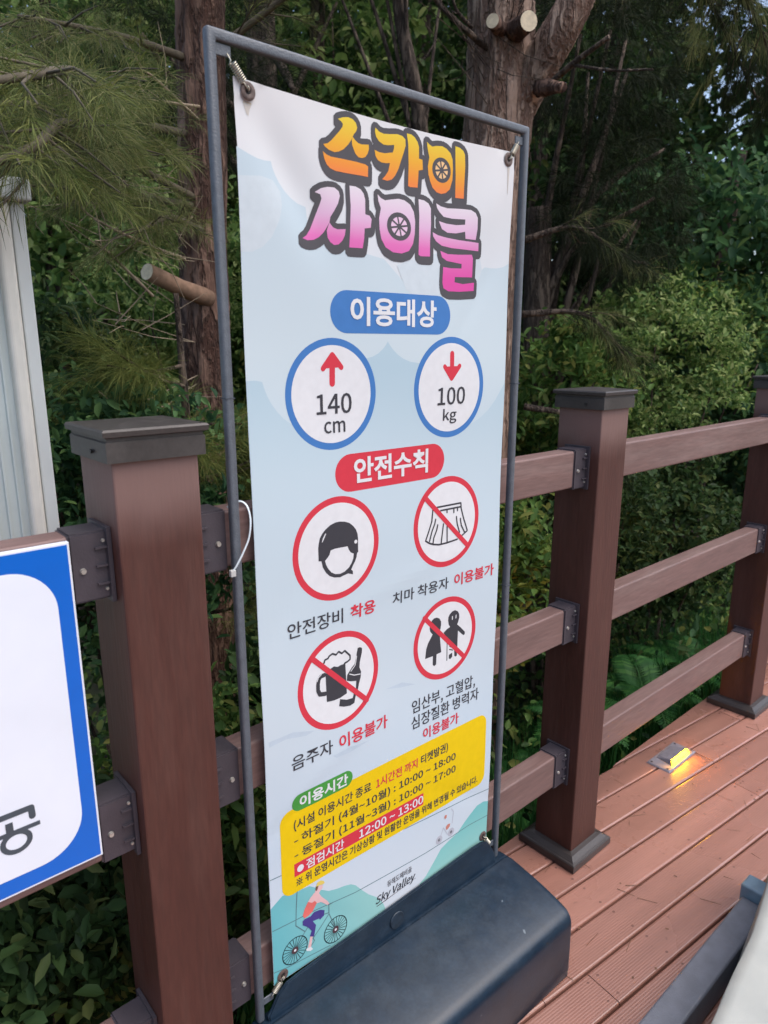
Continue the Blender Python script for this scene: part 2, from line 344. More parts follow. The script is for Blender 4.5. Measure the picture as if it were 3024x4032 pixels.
# ------------------------------------------------------------------ fence
def build_fence():
    fence = empty('fence', (-1.39, 0.04, 0))
    tag(fence, 'brown composite post and rail fence along the deck edge', 'fence')
    bpy.context.view_layer.update()
    OFF = Vector(fence.location)
    YF, W = -0.0206, 0.1265
    # post template in fence coordinates, made at x = 0
    def loc(o, x): o.location = (x-OFF.x, -OFF.y, 0)
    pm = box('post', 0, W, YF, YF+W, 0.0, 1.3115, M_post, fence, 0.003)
    def ring(bm, prof, cx, cy):
        """square moulding from (half-width, z) profile"""
        rows = []
        for h, z in prof: rows.append([bm.verts.new((cx+sx*h, cy+sy*h, z)) for sx, sy in ((-1,-1),(1,-1),(1,1),(-1,1))])
        for a, b in zip(rows[:-1], rows[1:]):
            for k in range(4): bm.faces.new((a[k], a[(k+1) % 4], b[(k+1) % 4], b[k]))
        bm.faces.new(rows[0][::-1]); bm.faces.new(rows[-1])
    cx, cy = W/2, YF+W/2
    bm = bmesh.new(); hw = W/2
    ring(bm, [(hw+.006,1.309),(hw+.0085,1.3095),(hw+.0085,1.337),(hw+.0065,1.339),(hw+.0065,1.343),(hw+.0125,1.345),(hw+.0135,1.352),(hw+.011,1.355),(0.012,1.3605),(0.004,1.361)], cx, cy)
    cap = bmobj('cap', bm, M_cap, pm)
    bm = bmesh.new()
    ring(bm, [(hw+.032,0.0015),(hw+.0335,0.004),(hw+.0335,0.022),(hw+.031,0.0255),(hw+.026,0.027),(hw+.0245,0.0285),(hw+.013,0.037),(hw+.005,0.0385),(hw+.0008,0.0395)], cx, cy)
    bas = bmobj('base_moulding', bm, M_foot, pm)
    bm = bmesh.new(); bmesh.ops.create_cone(bm, cap_ends=True, segments=10, radius1=0.0035, radius2=0.003, depth=0.003, matrix=Matrix.Translation((-.0108, cy-0.02, 1.322)) @ Matrix.Rotation(math.pi/2, 4, 'Y'))
    scr = bmobj('cap_screw', bm, mat('black_screw', lin(30,28,28), 0.5), pm)
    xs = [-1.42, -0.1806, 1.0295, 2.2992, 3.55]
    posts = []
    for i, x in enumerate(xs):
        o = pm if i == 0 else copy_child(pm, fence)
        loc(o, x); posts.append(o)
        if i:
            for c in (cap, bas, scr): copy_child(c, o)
    # rails and their brackets
    y0, y1 = 0.016, 0.066
    RZ = ((0.255,0.352),(0.690,0.785),(1.114,1.208))
    bolt_me = None
    for i in range(len(xs)-1):
        xa, xb = xs[i]+W+0.001, xs[i+1]-0.001
        for z0, z1 in RZ:
            o = box('rail', xa, xb, y0, y1, z0, z1, M_rail, fence, 0.005, 3); loc(o, 0)
            for side, xx in ((0, xa), (1, xb)):
                L = 0.056; s = 1 if side == 0 else -1
                bm = bmesh.new(); t = 0.0035
                a, b_ = sorted((xx, xx+s*L))
                bm_box(bm, a, b_, y0-t, y1+t, z0-t, z1+t)
                bmesh.ops.bevel(bm, geom=list(bm.edges), offset=0.003, segments=2, affect='EDGES')
                # flange against the post and ribs
                fa, fb = sorted((xx, xx+s*0.006)); bm_box(bm, fa, fb, y0-0.012, y1+0.012, z0-0.008, z1+0.008)
                for q in (0.22, 0.5, 0.78):
                    zz = z0+(z1-z0)*q; ra, rb = sorted((xx+s*0.0062, xx+s*0.022))
                    bm_box(bm, ra, rb, y0-t-0.005, y0-t+0.001, zz-0.0014, zz+0.0014)
                br = bmobj('bracket', bm, M_bracket, fence); loc(br, 0)
                if bolt_me is None:
                    bm = bmesh.new(); bmesh.ops.create_cone(bm, cap_ends=True, segments=12, radius1=0.0048, radius2=0.0036, depth=0.004, matrix=Matrix.Rotation(math.pi/2, 4, 'X'))
                    bt = bmobj('bolt', bm, M_bolt, br); bolt_me = bt.data
                else: bt = link(bpy.data.objects.new('bolt', bolt_me), br)
                bt.location = (xx+s*0.040, y0-t-0.0018, (z0+z1)/2-0.004)
                for q in (0.12, 0.88):
                    b2 = link(bpy.data.objects.new('bolt', bolt_me), br); b2.scale = (.6,.6,.6); b2.location = (xx+s*0.0095, y0-t-0.0015, z0+(z1-z0)*q)
build_fence()

# ------------------------------------------------------------------ printed shapes
def tri_union(polys):
    """planar union of (overlapping) polygons -> verts, tris"""
    vs_, fs = [], []
    for p in polys:
        if sum(p[i-1][0]*p[i][1]-p[i][0]*p[i-1][1] for i in range(len(p))) < 0: p = list(p)[::-1]
        k = len(vs_); vs_ += [Vector((a, b)) for a, b in p]; fs.append(list(range(k, k+len(p))))
    r = delaunay_2d_cdt(vs_, [], fs, 1, 1e-6)
    return [(v.x, v.y) for v in r[0]], [tuple(f) for f, src in zip(r[2], r[5]) if src]
def stroke(pts, wd, n=10):
    """polyline with round joins, as polygons"""
    res = []; h = wd/2
    for (ax, ay), (bx, by) in zip(pts[:-1], pts[1:]):
        d = math.hypot(bx-ax, by-ay)
        if d < 1e-7: continue
        nx, ny = -(by-ay)/d*h, (bx-ax)/d*h
        res.append([(ax+nx, ay+ny), (ax-nx, ay-ny), (bx-nx, by-ny), (bx+nx, by+ny)])
    for x, y in pts: res.append([(x+h*math.cos(2*math.pi*(k+.5)/n), y+h*math.sin(2*math.pi*(k+.5)/n)) for k in range(n)])
    return res
def disc(cx, cz, rx, rz=None, n=48): rz = rz or rx; return [(cx+rx*math.cos(2*math.pi*k/n), cz+rz*math.sin(2*math.pi*k/n)) for k in range(n)]
def rrect(x0, z0, x1, z1, r, n=8):
    p = []
    for cx, cz, a0 in ((x1-r, z1-r, 0), (x0+r, z1-r, 90), (x0+r, z0+r, 180), (x1-r, z0+r, 270)):
        for k in range(n+1): a = math.radians(a0+90*k/n); p.append((cx+r*math.cos(a), cz+r*math.sin(a)))
    return p
FONT = None
try:
    import os
    _p = os.path.join(bpy.utils.system_resource('DATAFILES'), 'fonts', 'Noto Sans CJK Regular.woff2')   # the typeface that ships with Blender
    if os.path.exists(_p): FONT = bpy.data.fonts.load(_p)
except Exception: FONT = None
def text_mesh(s, bold=0.0, shear=0.0):
    c = bpy.data.curves.new('tmp', 'FONT'); c.body = s; c.font = FONT or c.font; c.offset = bold; c.resolution_u = 3; c.shear = shear
    o = bpy.data.objects.new('tmp', c); COL.objects.link(o)
    dg = bpy.context.evaluated_depsgraph_get(); me = bpy.data.meshes.new_from_object(o.evaluated_get(dg))
    V = [(v.co.x, v.co.y) for v in me.vertices]; Fc = [tuple(p.vertices) for p in me.polygons]
    bpy.data.objects.remove(o); bpy.data.curves.remove(c); bpy.data.meshes.remove(me)
    return V, Fc
def fit(V, x0, z0, x1, z1):
    xs_ = [v[0] for v in V]; ys_ = [v[1] for v in V]; a, b, c, d = min(xs_), max(xs_), min(ys_), max(ys_)
    return [(x0+(x-a)/(b-a)*(x1-x0), z0+(y-c)/(d-c)*(z1-z0)) for x, y in V]

PRINTS = r'''{"title_a":[[[0.2276,1.8116],[0.2367,1.8154],[0.2482,1.8179],[0.2575,1.8167],[0.264,1.8125],[0.2667,1.8055],[0.2643,1.8],[0.2595,1.795],[0.2547,1.7866],[0.2476,1.7778],[0.2382,1.7695],[0.2289,1.7646],[0.2198,1.7621],[0.2086,1.7638],[0.202,1.7668],[0.1982,1.7703],[0.2066,1.7729],[0.2146,1.7788],[0.2226,1.7868],[0.2307,1.7948],[0.2365,1.8017],[0.2377,1.806],[0.2343,1.809]],[[0.2571,1.7908],[0.2629,1.7863],[0.2688,1.7834],[0.276,1.7829],[0.2905,1.785],[0.291,1.7782],[0.288,1.7708],[0.2831,1.7651],[0.2758,1.7624],[0.2686,1.7625],[0.2627,1.7664],[0.2592,1.7721],[0.2558,1.7791],[0.2552,1.7858]],[[0.197,1.7598],[0.204,1.7564],[0.2129,1.7545],[0.2333,1.7549],[0.2637,1.7549],[0.283,1.754],[0.2888,1.7518],[0.2882,1.7356],[0.2731,1.7356],[0.2446,1.7349],[0.2215,1.7349],[0.2103,1.7374],[0.2037,1.7423],[0.1994,1.7499]],[[0.3049,1.8133],[0.3128,1.8086],[0.3228,1.807],[0.3354,1.8087],[0.3534,1.8118],[0.3651,1.8109],[0.3718,1.8067],[0.3724,1.7969],[0.368,1.7854],[0.3628,1.7738],[0.3563,1.7584],[0.3485,1.7464],[0.3407,1.739],[0.3304,1.7357],[0.3189,1.7364],[0.3265,1.7432],[0.3329,1.7513],[0.3368,1.7644],[0.3278,1.7627],[0.3177,1.7623],[0.3101,1.7647],[0.3052,1.77],[0.3032,1.7793],[0.3127,1.7774],[0.3253,1.7776],[0.3432,1.7818],[0.3462,1.789],[0.3462,1.794],[0.3329,1.7912],[0.3227,1.7904],[0.3127,1.7939],[0.3065,1.7998],[0.3041,1.8071]],[[0.3751,1.8167],[0.385,1.817],[0.3931,1.814],[0.4,1.8079],[0.4037,1.8003],[0.404,1.7817],[0.4123,1.7812],[0.4137,1.7651],[0.4034,1.7626],[0.4023,1.7467],[0.4011,1.7344],[0.3833,1.7329],[0.3784,1.7341],[0.3796,1.7691],[0.3785,1.7997]],[[0.4228,1.8118],[0.4291,1.8082],[0.4362,1.8061],[0.4461,1.8089],[0.4605,1.8107],[0.4707,1.8086],[0.4812,1.8028],[0.4869,1.7932],[0.4886,1.7781],[0.488,1.7587],[0.4816,1.7423],[0.4714,1.7347],[0.4597,1.7316],[0.4479,1.733],[0.4377,1.7393],[0.4317,1.7489],[0.4273,1.7596],[0.4256,1.7724],[0.4289,1.7878],[0.4265,1.7949],[0.4236,1.8036]],[[0.4933,1.8162],[0.5048,1.8156],[0.5141,1.8119],[0.5189,1.8059],[0.5206,1.7868],[0.5194,1.7552],[0.5187,1.7309],[0.4963,1.7295],[0.4959,1.7675]]],"title_b":[[[0.1811,1.6989],[0.1926,1.7058],[0.2046,1.7092],[0.2179,1.71],[0.2264,1.7057],[0.2287,1.6987],[0.2248,1.6872],[0.2172,1.6753],[0.2096,1.6652],[0.2077,1.6567],[0.2019,1.6478],[0.1957,1.6398],[0.1871,1.6326],[0.1763,1.6275],[0.1645,1.6259],[0.1553,1.6283],[0.1635,1.6335],[0.1708,1.6429],[0.177,1.6544],[0.1833,1.6677],[0.1896,1.6811],[0.1934,1.6906],[0.1912,1.6966]],[[0.2077,1.6567],[0.2142,1.65],[0.2228,1.6477],[0.2391,1.6497],[0.2376,1.6401],[0.2324,1.6312],[0.2248,1.6248],[0.2161,1.6231],[0.2088,1.6271],[0.204,1.6332],[0.2026,1.6442]],[[0.249,1.717],[0.2616,1.7174],[0.2719,1.7145],[0.2783,1.7088],[0.2813,1.6997],[0.2811,1.6769],[0.2899,1.676],[0.2946,1.6707],[0.2924,1.657],[0.2791,1.6547],[0.2776,1.6381],[0.2741,1.6229],[0.2462,1.6219],[0.2484,1.6487],[0.2505,1.6866],[0.2493,1.705]],[[0.3087,1.7117],[0.3155,1.7068],[0.325,1.7042],[0.3388,1.7072],[0.3557,1.7105],[0.3699,1.7097],[0.383,1.7044],[0.3919,1.6934],[0.3951,1.6775],[0.3939,1.657],[0.3896,1.6403],[0.3794,1.6271],[0.362,1.6216],[0.3419,1.622],[0.325,1.6286],[0.3154,1.6416],[0.3118,1.657],[0.3113,1.6745],[0.3155,1.6904],[0.3101,1.7014]],[[0.4034,1.7159],[0.4169,1.7155],[0.4276,1.7118],[0.4339,1.7043],[0.4344,1.6776],[0.432,1.6482],[0.4316,1.6219],[0.4079,1.6207],[0.4028,1.6228],[0.4044,1.6539],[0.4053,1.6888]],[[0.4475,1.7142],[0.4601,1.7105],[0.4761,1.7093],[0.5118,1.7124],[0.5386,1.7134],[0.5508,1.7093],[0.5563,1.7012],[0.5565,1.6815],[0.5529,1.6613],[0.5255,1.661],[0.524,1.6735],[0.5001,1.6683],[0.4773,1.6672],[0.4628,1.6721],[0.4545,1.6849],[0.4736,1.6827],[0.4996,1.6827],[0.5235,1.6858],[0.5241,1.6951],[0.4895,1.6929],[0.4669,1.6936],[0.4557,1.7007],[0.4493,1.7072]],[[0.4387,1.6645],[0.452,1.6605],[0.4743,1.6584],[0.5071,1.6571],[0.541,1.6569],[0.5611,1.6565],[0.5618,1.6416],[0.5245,1.6416],[0.4879,1.6414],[0.4619,1.6434],[0.4475,1.6496],[0.4401,1.6573]],[[0.4584,1.634],[0.4784,1.6298],[0.5081,1.6311],[0.5437,1.6339],[0.5474,1.6275],[0.5465,1.5926],[0.4978,1.5903],[0.4971,1.5808],[0.5201,1.5787],[0.5528,1.5832],[0.5525,1.5679],[0.5104,1.5643],[0.4804,1.5637],[0.4672,1.5682],[0.4643,1.5779],[0.4661,1.6062],[0.4857,1.6054],[0.5157,1.6069],[0.516,1.6152],[0.4986,1.6161],[0.4755,1.6177],[0.4631,1.6232]]],"circ":{"hub_a":[0.4597,1.7712,0.0233,0.0208],"disc_a":[0.4597,1.7712,0.0156,0.0142],"hub_b":[0.3567,1.6654,0.0281,0.023],"disc_b":[0.3571,1.6655,0.019,0.0155],"c140":[0.2085,1.3824,0.0915,0.0968],"c100":[0.4915,1.3836,0.0983,0.0957],"chelm":[0.2121,1.1088,0.096,0.0962],"cskirt":[0.4931,1.1121,0.0956,0.095],"cpeople":[0.4973,0.8543,0.0919,0.0934],"cbeer":[0.2129,0.8506,0.0983,0.0941],"wheel1":[0.0937,0.3137,0.0296,0.0279],"wheel2":[0.1914,0.3009,0.0291,0.0255],"mini1":[0.4884,0.3584,0.0111,0.0118],"mini2":[0.5278,0.3593,0.0108,0.0103],"hdot":[0.2531,1.1149,0.0036,0.0035],"edot":[0.1127,0.4912,0.0081,0.0073]},"helmet":[[[0.17,1.0939],[0.1698,1.1168],[0.1709,1.125],[0.1736,1.135],[0.1787,1.1424],[0.1863,1.1494],[0.1964,1.1554],[0.2074,1.1585],[0.2167,1.1587],[0.2287,1.1567],[0.2391,1.1525],[0.2477,1.1453],[0.2538,1.1378],[0.2573,1.1292],[0.2585,1.1203],[0.2583,1.1057],[0.2587,1.0946],[0.2559,1.0922],[0.2549,1.0858],[0.2513,1.0777],[0.2458,1.0699],[0.2421,1.0633],[0.2457,1.0604],[0.2465,1.0535],[0.2411,1.0554],[0.2349,1.0575],[0.227,1.0563],[0.2165,1.0542],[0.2035,1.0567],[0.1934,1.0615],[0.1852,1.0697],[0.1788,1.0804],[0.1758,1.0928]]],"helmet_w":[[[0.1962,1.1089],[0.2047,1.1105],[0.2192,1.1102],[0.234,1.1096],[0.2365,1.1033],[0.2408,1.0966],[0.2479,1.093],[0.2469,1.0844],[0.2432,1.0764],[0.2369,1.0689],[0.2271,1.0629],[0.2166,1.0608],[0.2054,1.0628],[0.197,1.0679],[0.1904,1.0758],[0.1859,1.0839],[0.1836,1.0922],[0.1892,1.0968],[0.1935,1.1016]],[[0.1779,1.1275],[0.1801,1.1338],[0.1853,1.1419],[0.1874,1.1416],[0.1817,1.1314],[0.1791,1.127]]],"skirt_l":[[[0.4619,1.1475],[0.5322,1.1467]],[[0.4726,1.1393],[0.5318,1.1385]],[[0.5322,1.1467],[0.5334,1.1348],[0.5411,1.1129],[0.5535,1.0838],[0.5369,1.0757]],[[0.4504,1.1436],[0.4477,1.1203],[0.4398,1.1017],[0.4312,1.0831],[0.4416,1.0764],[0.4533,1.0718],[0.4691,1.0683],[0.4918,1.068],[0.5232,1.0702]],[[0.4586,1.1233],[0.4562,1.1141],[0.4488,1.1001],[0.4421,1.0802]],[[0.4648,1.1108],[0.4618,1.0998],[0.4543,1.0856],[0.452,1.0735]],[[0.4813,1.11],[0.4785,1.091],[0.4757,1.07]],[[0.4921,1.1033],[0.4929,1.0678]],[[0.5194,1.1193],[0.5221,1.1031],[0.5297,1.084]],[[0.5314,1.1135],[0.5347,1.0981],[0.5452,1.0813]],[[0.4911,1.1374],[0.4913,1.1325]],[[0.5114,1.1362],[0.5116,1.1294]],[[0.5223,1.1355],[0.5224,1.1316]]],"people":[[[0.4691,0.9086],[0.4773,0.9044],[0.4823,0.8963],[0.4826,0.888],[0.4814,0.8799],[0.4768,0.8708],[0.4673,0.8703],[0.4577,0.8741],[0.4515,0.881],[0.4493,0.8898],[0.4505,0.8977],[0.4557,0.9055],[0.461,0.9087]],[[0.4591,0.8742],[0.4796,0.8684],[0.4822,0.8482],[0.4856,0.825],[0.4718,0.8239],[0.471,0.8008],[0.4649,0.7985],[0.4607,0.803],[0.4609,0.823],[0.438,0.8232],[0.4409,0.8447],[0.446,0.8567],[0.4552,0.8686]],[[0.523,0.9118],[0.531,0.9076],[0.5363,0.8999],[0.5373,0.8912],[0.534,0.8814],[0.5313,0.8768],[0.5418,0.8676],[0.5562,0.8528],[0.5564,0.8473],[0.5528,0.8456],[0.5468,0.85],[0.5347,0.8615],[0.5346,0.8438],[0.5345,0.8265],[0.5339,0.8028],[0.5296,0.8014],[0.5259,0.8042],[0.5245,0.8252],[0.5023,0.853],[0.4907,0.8679],[0.5003,0.8737],[0.51,0.8763],[0.5056,0.8827],[0.5032,0.8928],[0.5037,0.9],[0.5077,0.9063],[0.5146,0.9108]],[[0.5092,0.8115],[0.5191,0.8138],[0.5194,0.804],[0.5131,0.8],[0.5087,0.8035]]],"crutch_l":[[[0.5026,0.8423],[0.5032,0.8004]],[[0.5107,0.8314],[0.5217,0.8239]],[[0.5102,0.824],[0.5204,0.8194]]],"eyes_l":[[[0.5157,0.899],[0.5159,0.8926]],[[0.527,0.8992],[0.5265,0.893]]],"foam_l":[[[0.1768,0.8969],[0.1794,0.9025],[0.1867,0.9035],[0.1892,0.907],[0.1966,0.9096],[0.2051,0.9048],[0.2114,0.9094],[0.2188,0.9034],[0.2258,0.9067],[0.2314,0.9007],[0.2383,0.8931],[0.2382,0.8854],[0.2324,0.8828],[0.2247,0.8814]]],"mug":[[[0.1798,0.8702],[0.1837,0.8798],[0.1923,0.8813],[0.1997,0.8833],[0.2083,0.8795],[0.2159,0.8809],[0.2266,0.8803],[0.2275,0.8579],[0.2288,0.8185],[0.2134,0.8149],[0.1983,0.8147],[0.1809,0.8175],[0.1804,0.844]],[[0.2572,0.9028],[0.2624,0.9029],[0.2679,0.8996],[0.2675,0.8909],[0.2621,0.8725],[0.2609,0.8617],[0.2648,0.8514],[0.2637,0.8405],[0.2589,0.8274],[0.2555,0.8138],[0.2509,0.8154],[0.2525,0.8363],[0.2395,0.8395],[0.2292,0.8441],[0.2307,0.8558],[0.2424,0.8675],[0.249,0.8721],[0.2531,0.8864]],[[0.2121,0.812],[0.2286,0.8051],[0.2429,0.8034],[0.2469,0.8156],[0.2515,0.8106],[0.2466,0.7919],[0.2361,0.7899],[0.2207,0.7933],[0.2093,0.7985]]],"handle_l":[[[0.1774,0.8732],[0.169,0.8732],[0.164,0.8679],[0.162,0.8589],[0.1617,0.8472],[0.1656,0.8382],[0.1789,0.8352]]],"shine_l":[[[0.2544,0.8871],[0.2503,0.8695],[0.2398,0.8606]],[[0.2365,0.8556],[0.2474,0.8498],[0.2625,0.8471]],[[0.1604,0.8659],[0.163,0.8725],[0.1703,0.8766]]],"slash":[[[0.4283,1.1721],[0.5534,1.0525]],[[0.433,0.9167],[0.5578,0.7923]],[[0.1511,0.9134],[0.2787,0.7862]]],"arrows_l":[[[0.208,1.4015],[0.2086,1.4455]],[[0.4939,1.4486],[0.4943,1.4075]]],"heads_l":[[[0.1897,1.4264],[0.2087,1.4488],[0.2271,1.428]],[[0.4742,1.4246],[0.494,1.4017],[0.5155,1.4252]]],"hillL":[[[0.0462,0.4381],[0.0544,0.4436],[0.0708,0.4524],[0.0986,0.4465],[0.1212,0.4404],[0.1321,0.4388],[0.1441,0.4288],[0.16,0.4141],[0.1775,0.4013],[0.1969,0.3949],[0.2166,0.3909],[0.2327,0.3854],[0.2447,0.3763],[0.2617,0.3544],[0.2791,0.334],[0.2992,0.316],[0.3174,0.2906],[0.3243,0.2717]]],"hillR":[[[0.4465,0.2856],[0.4719,0.3085],[0.495,0.331],[0.5216,0.3389],[0.5514,0.3455],[0.5731,0.3612],[0.5952,0.3747],[0.6177,0.3862],[0.641,0.3863],[0.6591,0.3799]]],"cable_l":[[[0.0462,0.5007],[0.0681,0.4984],[0.3861,0.4414],[0.5679,0.4253],[0.6593,0.4143]],[[0.0463,0.3877],[0.1131,0.3791],[0.1781,0.37],[0.2445,0.3595],[0.4453,0.3468],[0.5349,0.3452],[0.5907,0.3456],[0.6583,0.3393]],[[0.0451,0.2926],[0.0718,0.2856],[0.1773,0.2708]]],"cyc_line":[[[0.1032,0.4426],[0.0976,0.3682],[0.118,0.3418]],[[0.1768,0.3695],[0.1769,0.3469],[0.1836,0.3276],[0.1923,0.3005]],[[0.1762,0.3461],[0.1358,0.3141]],[[0.1243,0.3475],[0.1142,0.338],[0.0939,0.3144]],[[0.1755,0.3691],[0.1858,0.3684]],[[0.1763,0.3498],[0.1623,0.3535]],[[0.1358,0.3153],[0.1394,0.3068],[0.1303,0.2989]]],"cyc_coral":[[[0.1274,0.4049],[0.137,0.3973],[0.1433,0.3984],[0.148,0.3906],[0.1428,0.3828],[0.1376,0.3761],[0.1276,0.3725],[0.1178,0.3725],[0.1144,0.3807],[0.1197,0.3932]]],"cyc_pink":[[[0.1425,0.417],[0.1524,0.4124],[0.1596,0.3984],[0.1732,0.3804],[0.1781,0.3712],[0.1729,0.3706],[0.158,0.387],[0.148,0.3894],[0.1433,0.3984],[0.137,0.3973],[0.1274,0.4049],[0.1337,0.4114]],[[0.1466,0.4268],[0.154,0.4261],[0.1628,0.4246],[0.1626,0.4174],[0.1575,0.4143],[0.153,0.4103],[0.1437,0.4157]],[[0.1298,0.323],[0.1353,0.3194],[0.1301,0.2927],[0.1228,0.2976]]],"cyc_yellow":[[[0.1472,0.4288],[0.1506,0.4365],[0.1581,0.437],[0.1655,0.4322],[0.1679,0.4265],[0.1641,0.4251],[0.1541,0.4278]]],"cyc_hair":[[[0.1466,0.4297],[0.1528,0.428],[0.1508,0.4219],[0.1482,0.4185],[0.1452,0.4215]]],"cyc_purple":[[[0.1134,0.3692],[0.1189,0.3706],[0.1324,0.3683],[0.1413,0.3726],[0.155,0.3697],[0.1663,0.3622],[0.1647,0.3507],[0.1544,0.3472],[0.152,0.3512],[0.137,0.3544],[0.1441,0.3412],[0.1384,0.3174],[0.1286,0.3238],[0.1333,0.3344],[0.1244,0.3488],[0.1131,0.3596]]],"cyc_white":[[[0.1191,0.3001],[0.1303,0.2977],[0.1351,0.2895],[0.1288,0.2886],[0.1202,0.2944]]],"mini_red":[[[0.5095,0.3822],[0.5148,0.386],[0.5242,0.3845],[0.5231,0.3775],[0.5152,0.3728],[0.5103,0.3742]],[[0.5035,0.41],[0.5059,0.4152],[0.5118,0.4133],[0.5115,0.406],[0.5063,0.4043]]],"mini_grey":[[[0.5271,0.422],[0.5342,0.4111],[0.531,0.3822]],[[0.4891,0.357],[0.5015,0.3841],[0.5156,0.3595],[0.5264,0.3584]]],"zone1":[[[0.0485,1.7416],[0.0569,1.7373],[0.0673,1.7342],[0.0797,1.7315],[0.0923,1.7309],[0.1045,1.7319],[0.1067,1.7235],[0.1108,1.7146],[0.1172,1.7042],[0.1263,1.694],[0.1376,1.6851],[0.1503,1.6787],[0.165,1.6752],[0.1697,1.63],[0.3214,1.6093],[0.3639,1.5764],[0.3982,1.5487],[0.5585,1.5715],[0.5754,1.6085],[0.5846,1.6139],[0.6005,1.6134],[0.6198,1.6143],[0.6394,1.6177],[0.6636,1.6259]]],"lobe1":[[[0.0467,1.5988],[0.0641,1.6006],[0.083,1.6097],[0.0987,1.6249],[0.113,1.6493],[0.1197,1.6714],[0.1185,1.6909],[0.106,1.7056],[0.084,1.7084],[0.0474,1.7032]]],"lobe2":[[[0.3511,1.6008],[0.3718,1.5622],[0.3982,1.5487],[0.5585,1.5715],[0.5754,1.6085],[0.5612,1.6469],[0.4238,1.6243]]],"zone2":[[[0.0487,1.4101],[0.0613,1.4105],[0.0732,1.408],[0.0764,1.3975],[0.0813,1.3854],[0.0885,1.3726],[0.0989,1.3592],[0.1112,1.347],[0.1255,1.3378],[0.1501,1.3282],[0.1775,1.329],[0.206,1.3442],[0.2356,1.377],[0.2621,1.4221],[0.2792,1.442],[0.2945,1.4447],[0.308,1.4504],[0.319,1.4585],[0.3257,1.4655],[0.3296,1.4713],[0.3348,1.4643],[0.3429,1.4561],[0.3538,1.4477],[0.3674,1.4404],[0.385,1.4348],[0.4064,1.4323],[0.4373,1.4184],[0.4749,1.3661],[0.5096,1.3179],[0.5395,1.3063],[0.5619,1.3109],[0.5846,1.3197],[0.6074,1.334],[0.6276,1.3521],[0.6427,1.3706],[0.6531,1.3877]]],"wisp":[[[0.0525,0.7856],[0.1034,0.7855],[0.1509,0.7704],[0.132,0.7674],[0.0887,0.7777],[0.0537,0.7751]],[[0.1919,0.7006],[0.2326,0.7021],[0.2836,0.6963],[0.2325,0.6911],[0.1998,0.6937]],[[0.3279,0.7918],[0.3735,0.7914],[0.4115,0.7748],[0.3689,0.7816]]],"text":[["이용대상","white",0.2466,1.4968,0.4486,1.5451,0.03],["안전수칙","white",0.2513,1.2223,0.4349,1.2697,0.03],["140","ink",0.1746,1.3496,0.2486,1.3846,0.008],["cm","ink",0.1894,1.3172,0.2342,1.3377,0.008],["100","ink",0.4569,1.3507,0.5339,1.3853,0.008],["kg","ink",0.4731,1.3137,0.5112,1.3435,0.008],["안전장비","ink",0.1012,0.964,0.2226,0.9935,0.006],["착용","red",0.2399,0.965,0.301,0.993,0.014],["치마 착용자","ink",0.3453,0.967,0.5003,0.993,0.006],["이용불가","red",0.5172,0.967,0.6418,0.9945,0.014],["임산부, 고혈압,","ink",0.4004,0.7055,0.595,0.74,0.006],["심장질환 병력자","ink",0.3984,0.673,0.6081,0.703,0.006],["이용불가","red",0.4324,0.637,0.5427,0.664,0.014],["음주자","ink",0.0986,0.707,0.1919,0.737,0.006],["이용불가","red",0.2074,0.707,0.3316,0.737,0.014],["이용시간","white",0.1142,0.622,0.2275,0.648,0.02],["(시설 이용시간 종료","ink",0.1002,0.577,0.2873,0.602,0.01],["1시간전 까지","red",0.3006,0.5785,0.4165,0.601,0.012],["티켓발권)","ink",0.4267,0.577,0.5094,0.602,0.012],["- 하절기 (4월~10월) : 10:00 ~ 18:00","ink",0.1002,0.5445,0.5349,0.568,0.01],["- 동절기 (11월~3월) : 10:00 ~ 17:00","ink",0.1002,0.5125,0.536,0.536,0.01],["점검시간","white",0.1259,0.4805,0.2168,0.503,0.012],["12:00 ~ 13:00","white",0.2554,0.482,0.4347,0.502,0.012],["※ 위 운영시간은 기상상황 및 원활한 운영을 위해 변경될 수 있습니다.","ink",0.1026,0.4535,0.6128,0.4735,0.012],["동해도째비골","grey",0.3301,0.3225,0.4017,0.338,0.01],["Sky Valley","ink",0.2969,0.292,0.4132,0.318,0.01]],"rr":{"blue":[0.2054,1.4842,0.4866,1.5542],"red":[0.21,1.2093,0.4806,1.2774],"yellow":[0.0708,0.4424,0.6375,0.6273],"green":[0.0977,0.6177,0.2392,0.6533],"band":[0.0988,0.4778,0.4357,0.5062]},"eye":[[0.0665,1.8165],[0.6378,1.816],[0.0637,0.2753],[0.6426,0.2884]]}'''

PR = json.loads(PRINTS)
SIGN_ROT = -0.0159
CLOTH = 0.82      # weathered polyester is duller than fresh white
INK = lin(66,66,72); RED = lin(222,62,78); PBLUE = lin(72,130,198); YEL = lin(246,208,14); GREEN = lin(78,160,70)
def flat(name, c, rough=0.6): return mat('print_'+name, [v*CLOTH for v in c[:3]], rough, 0.03, 60, spec=0.25)
PM = dict(ink=flat('ink', INK), red=flat('red', RED), blue=flat('blue', PBLUE), yellow=flat('yellow', YEL), green=flat('green', GREEN),
          white=flat('white', lin(236,238,240)), grey=flat('grey', lin(120,120,124)), dark=flat('title_grey', lin(86,84,88)),
          coral=flat('coral', lin(238,120,112)), pink=flat('pink', lin(240,196,196)), purple=flat('purple', lin(78,66,140)), teal_line=flat('cable', lin(98,128,134)),
          wheel=flat('wheel', lin(34,52,56)), hair=flat('hair', lin(120,92,70)), helm=flat('helm', lin(238,212,110)), hub=flat('hub', lin(86,60,66)), palegrey=flat('palegrey', lin(196,196,206)), minired=flat('minired', lin(214,140,124)))
_lin = lin
def lin(r, g, b): c = _lin(r, g, b); return (c[0]*CLOTH, c[1]*CLOTH, c[2]*CLOTH, 1)
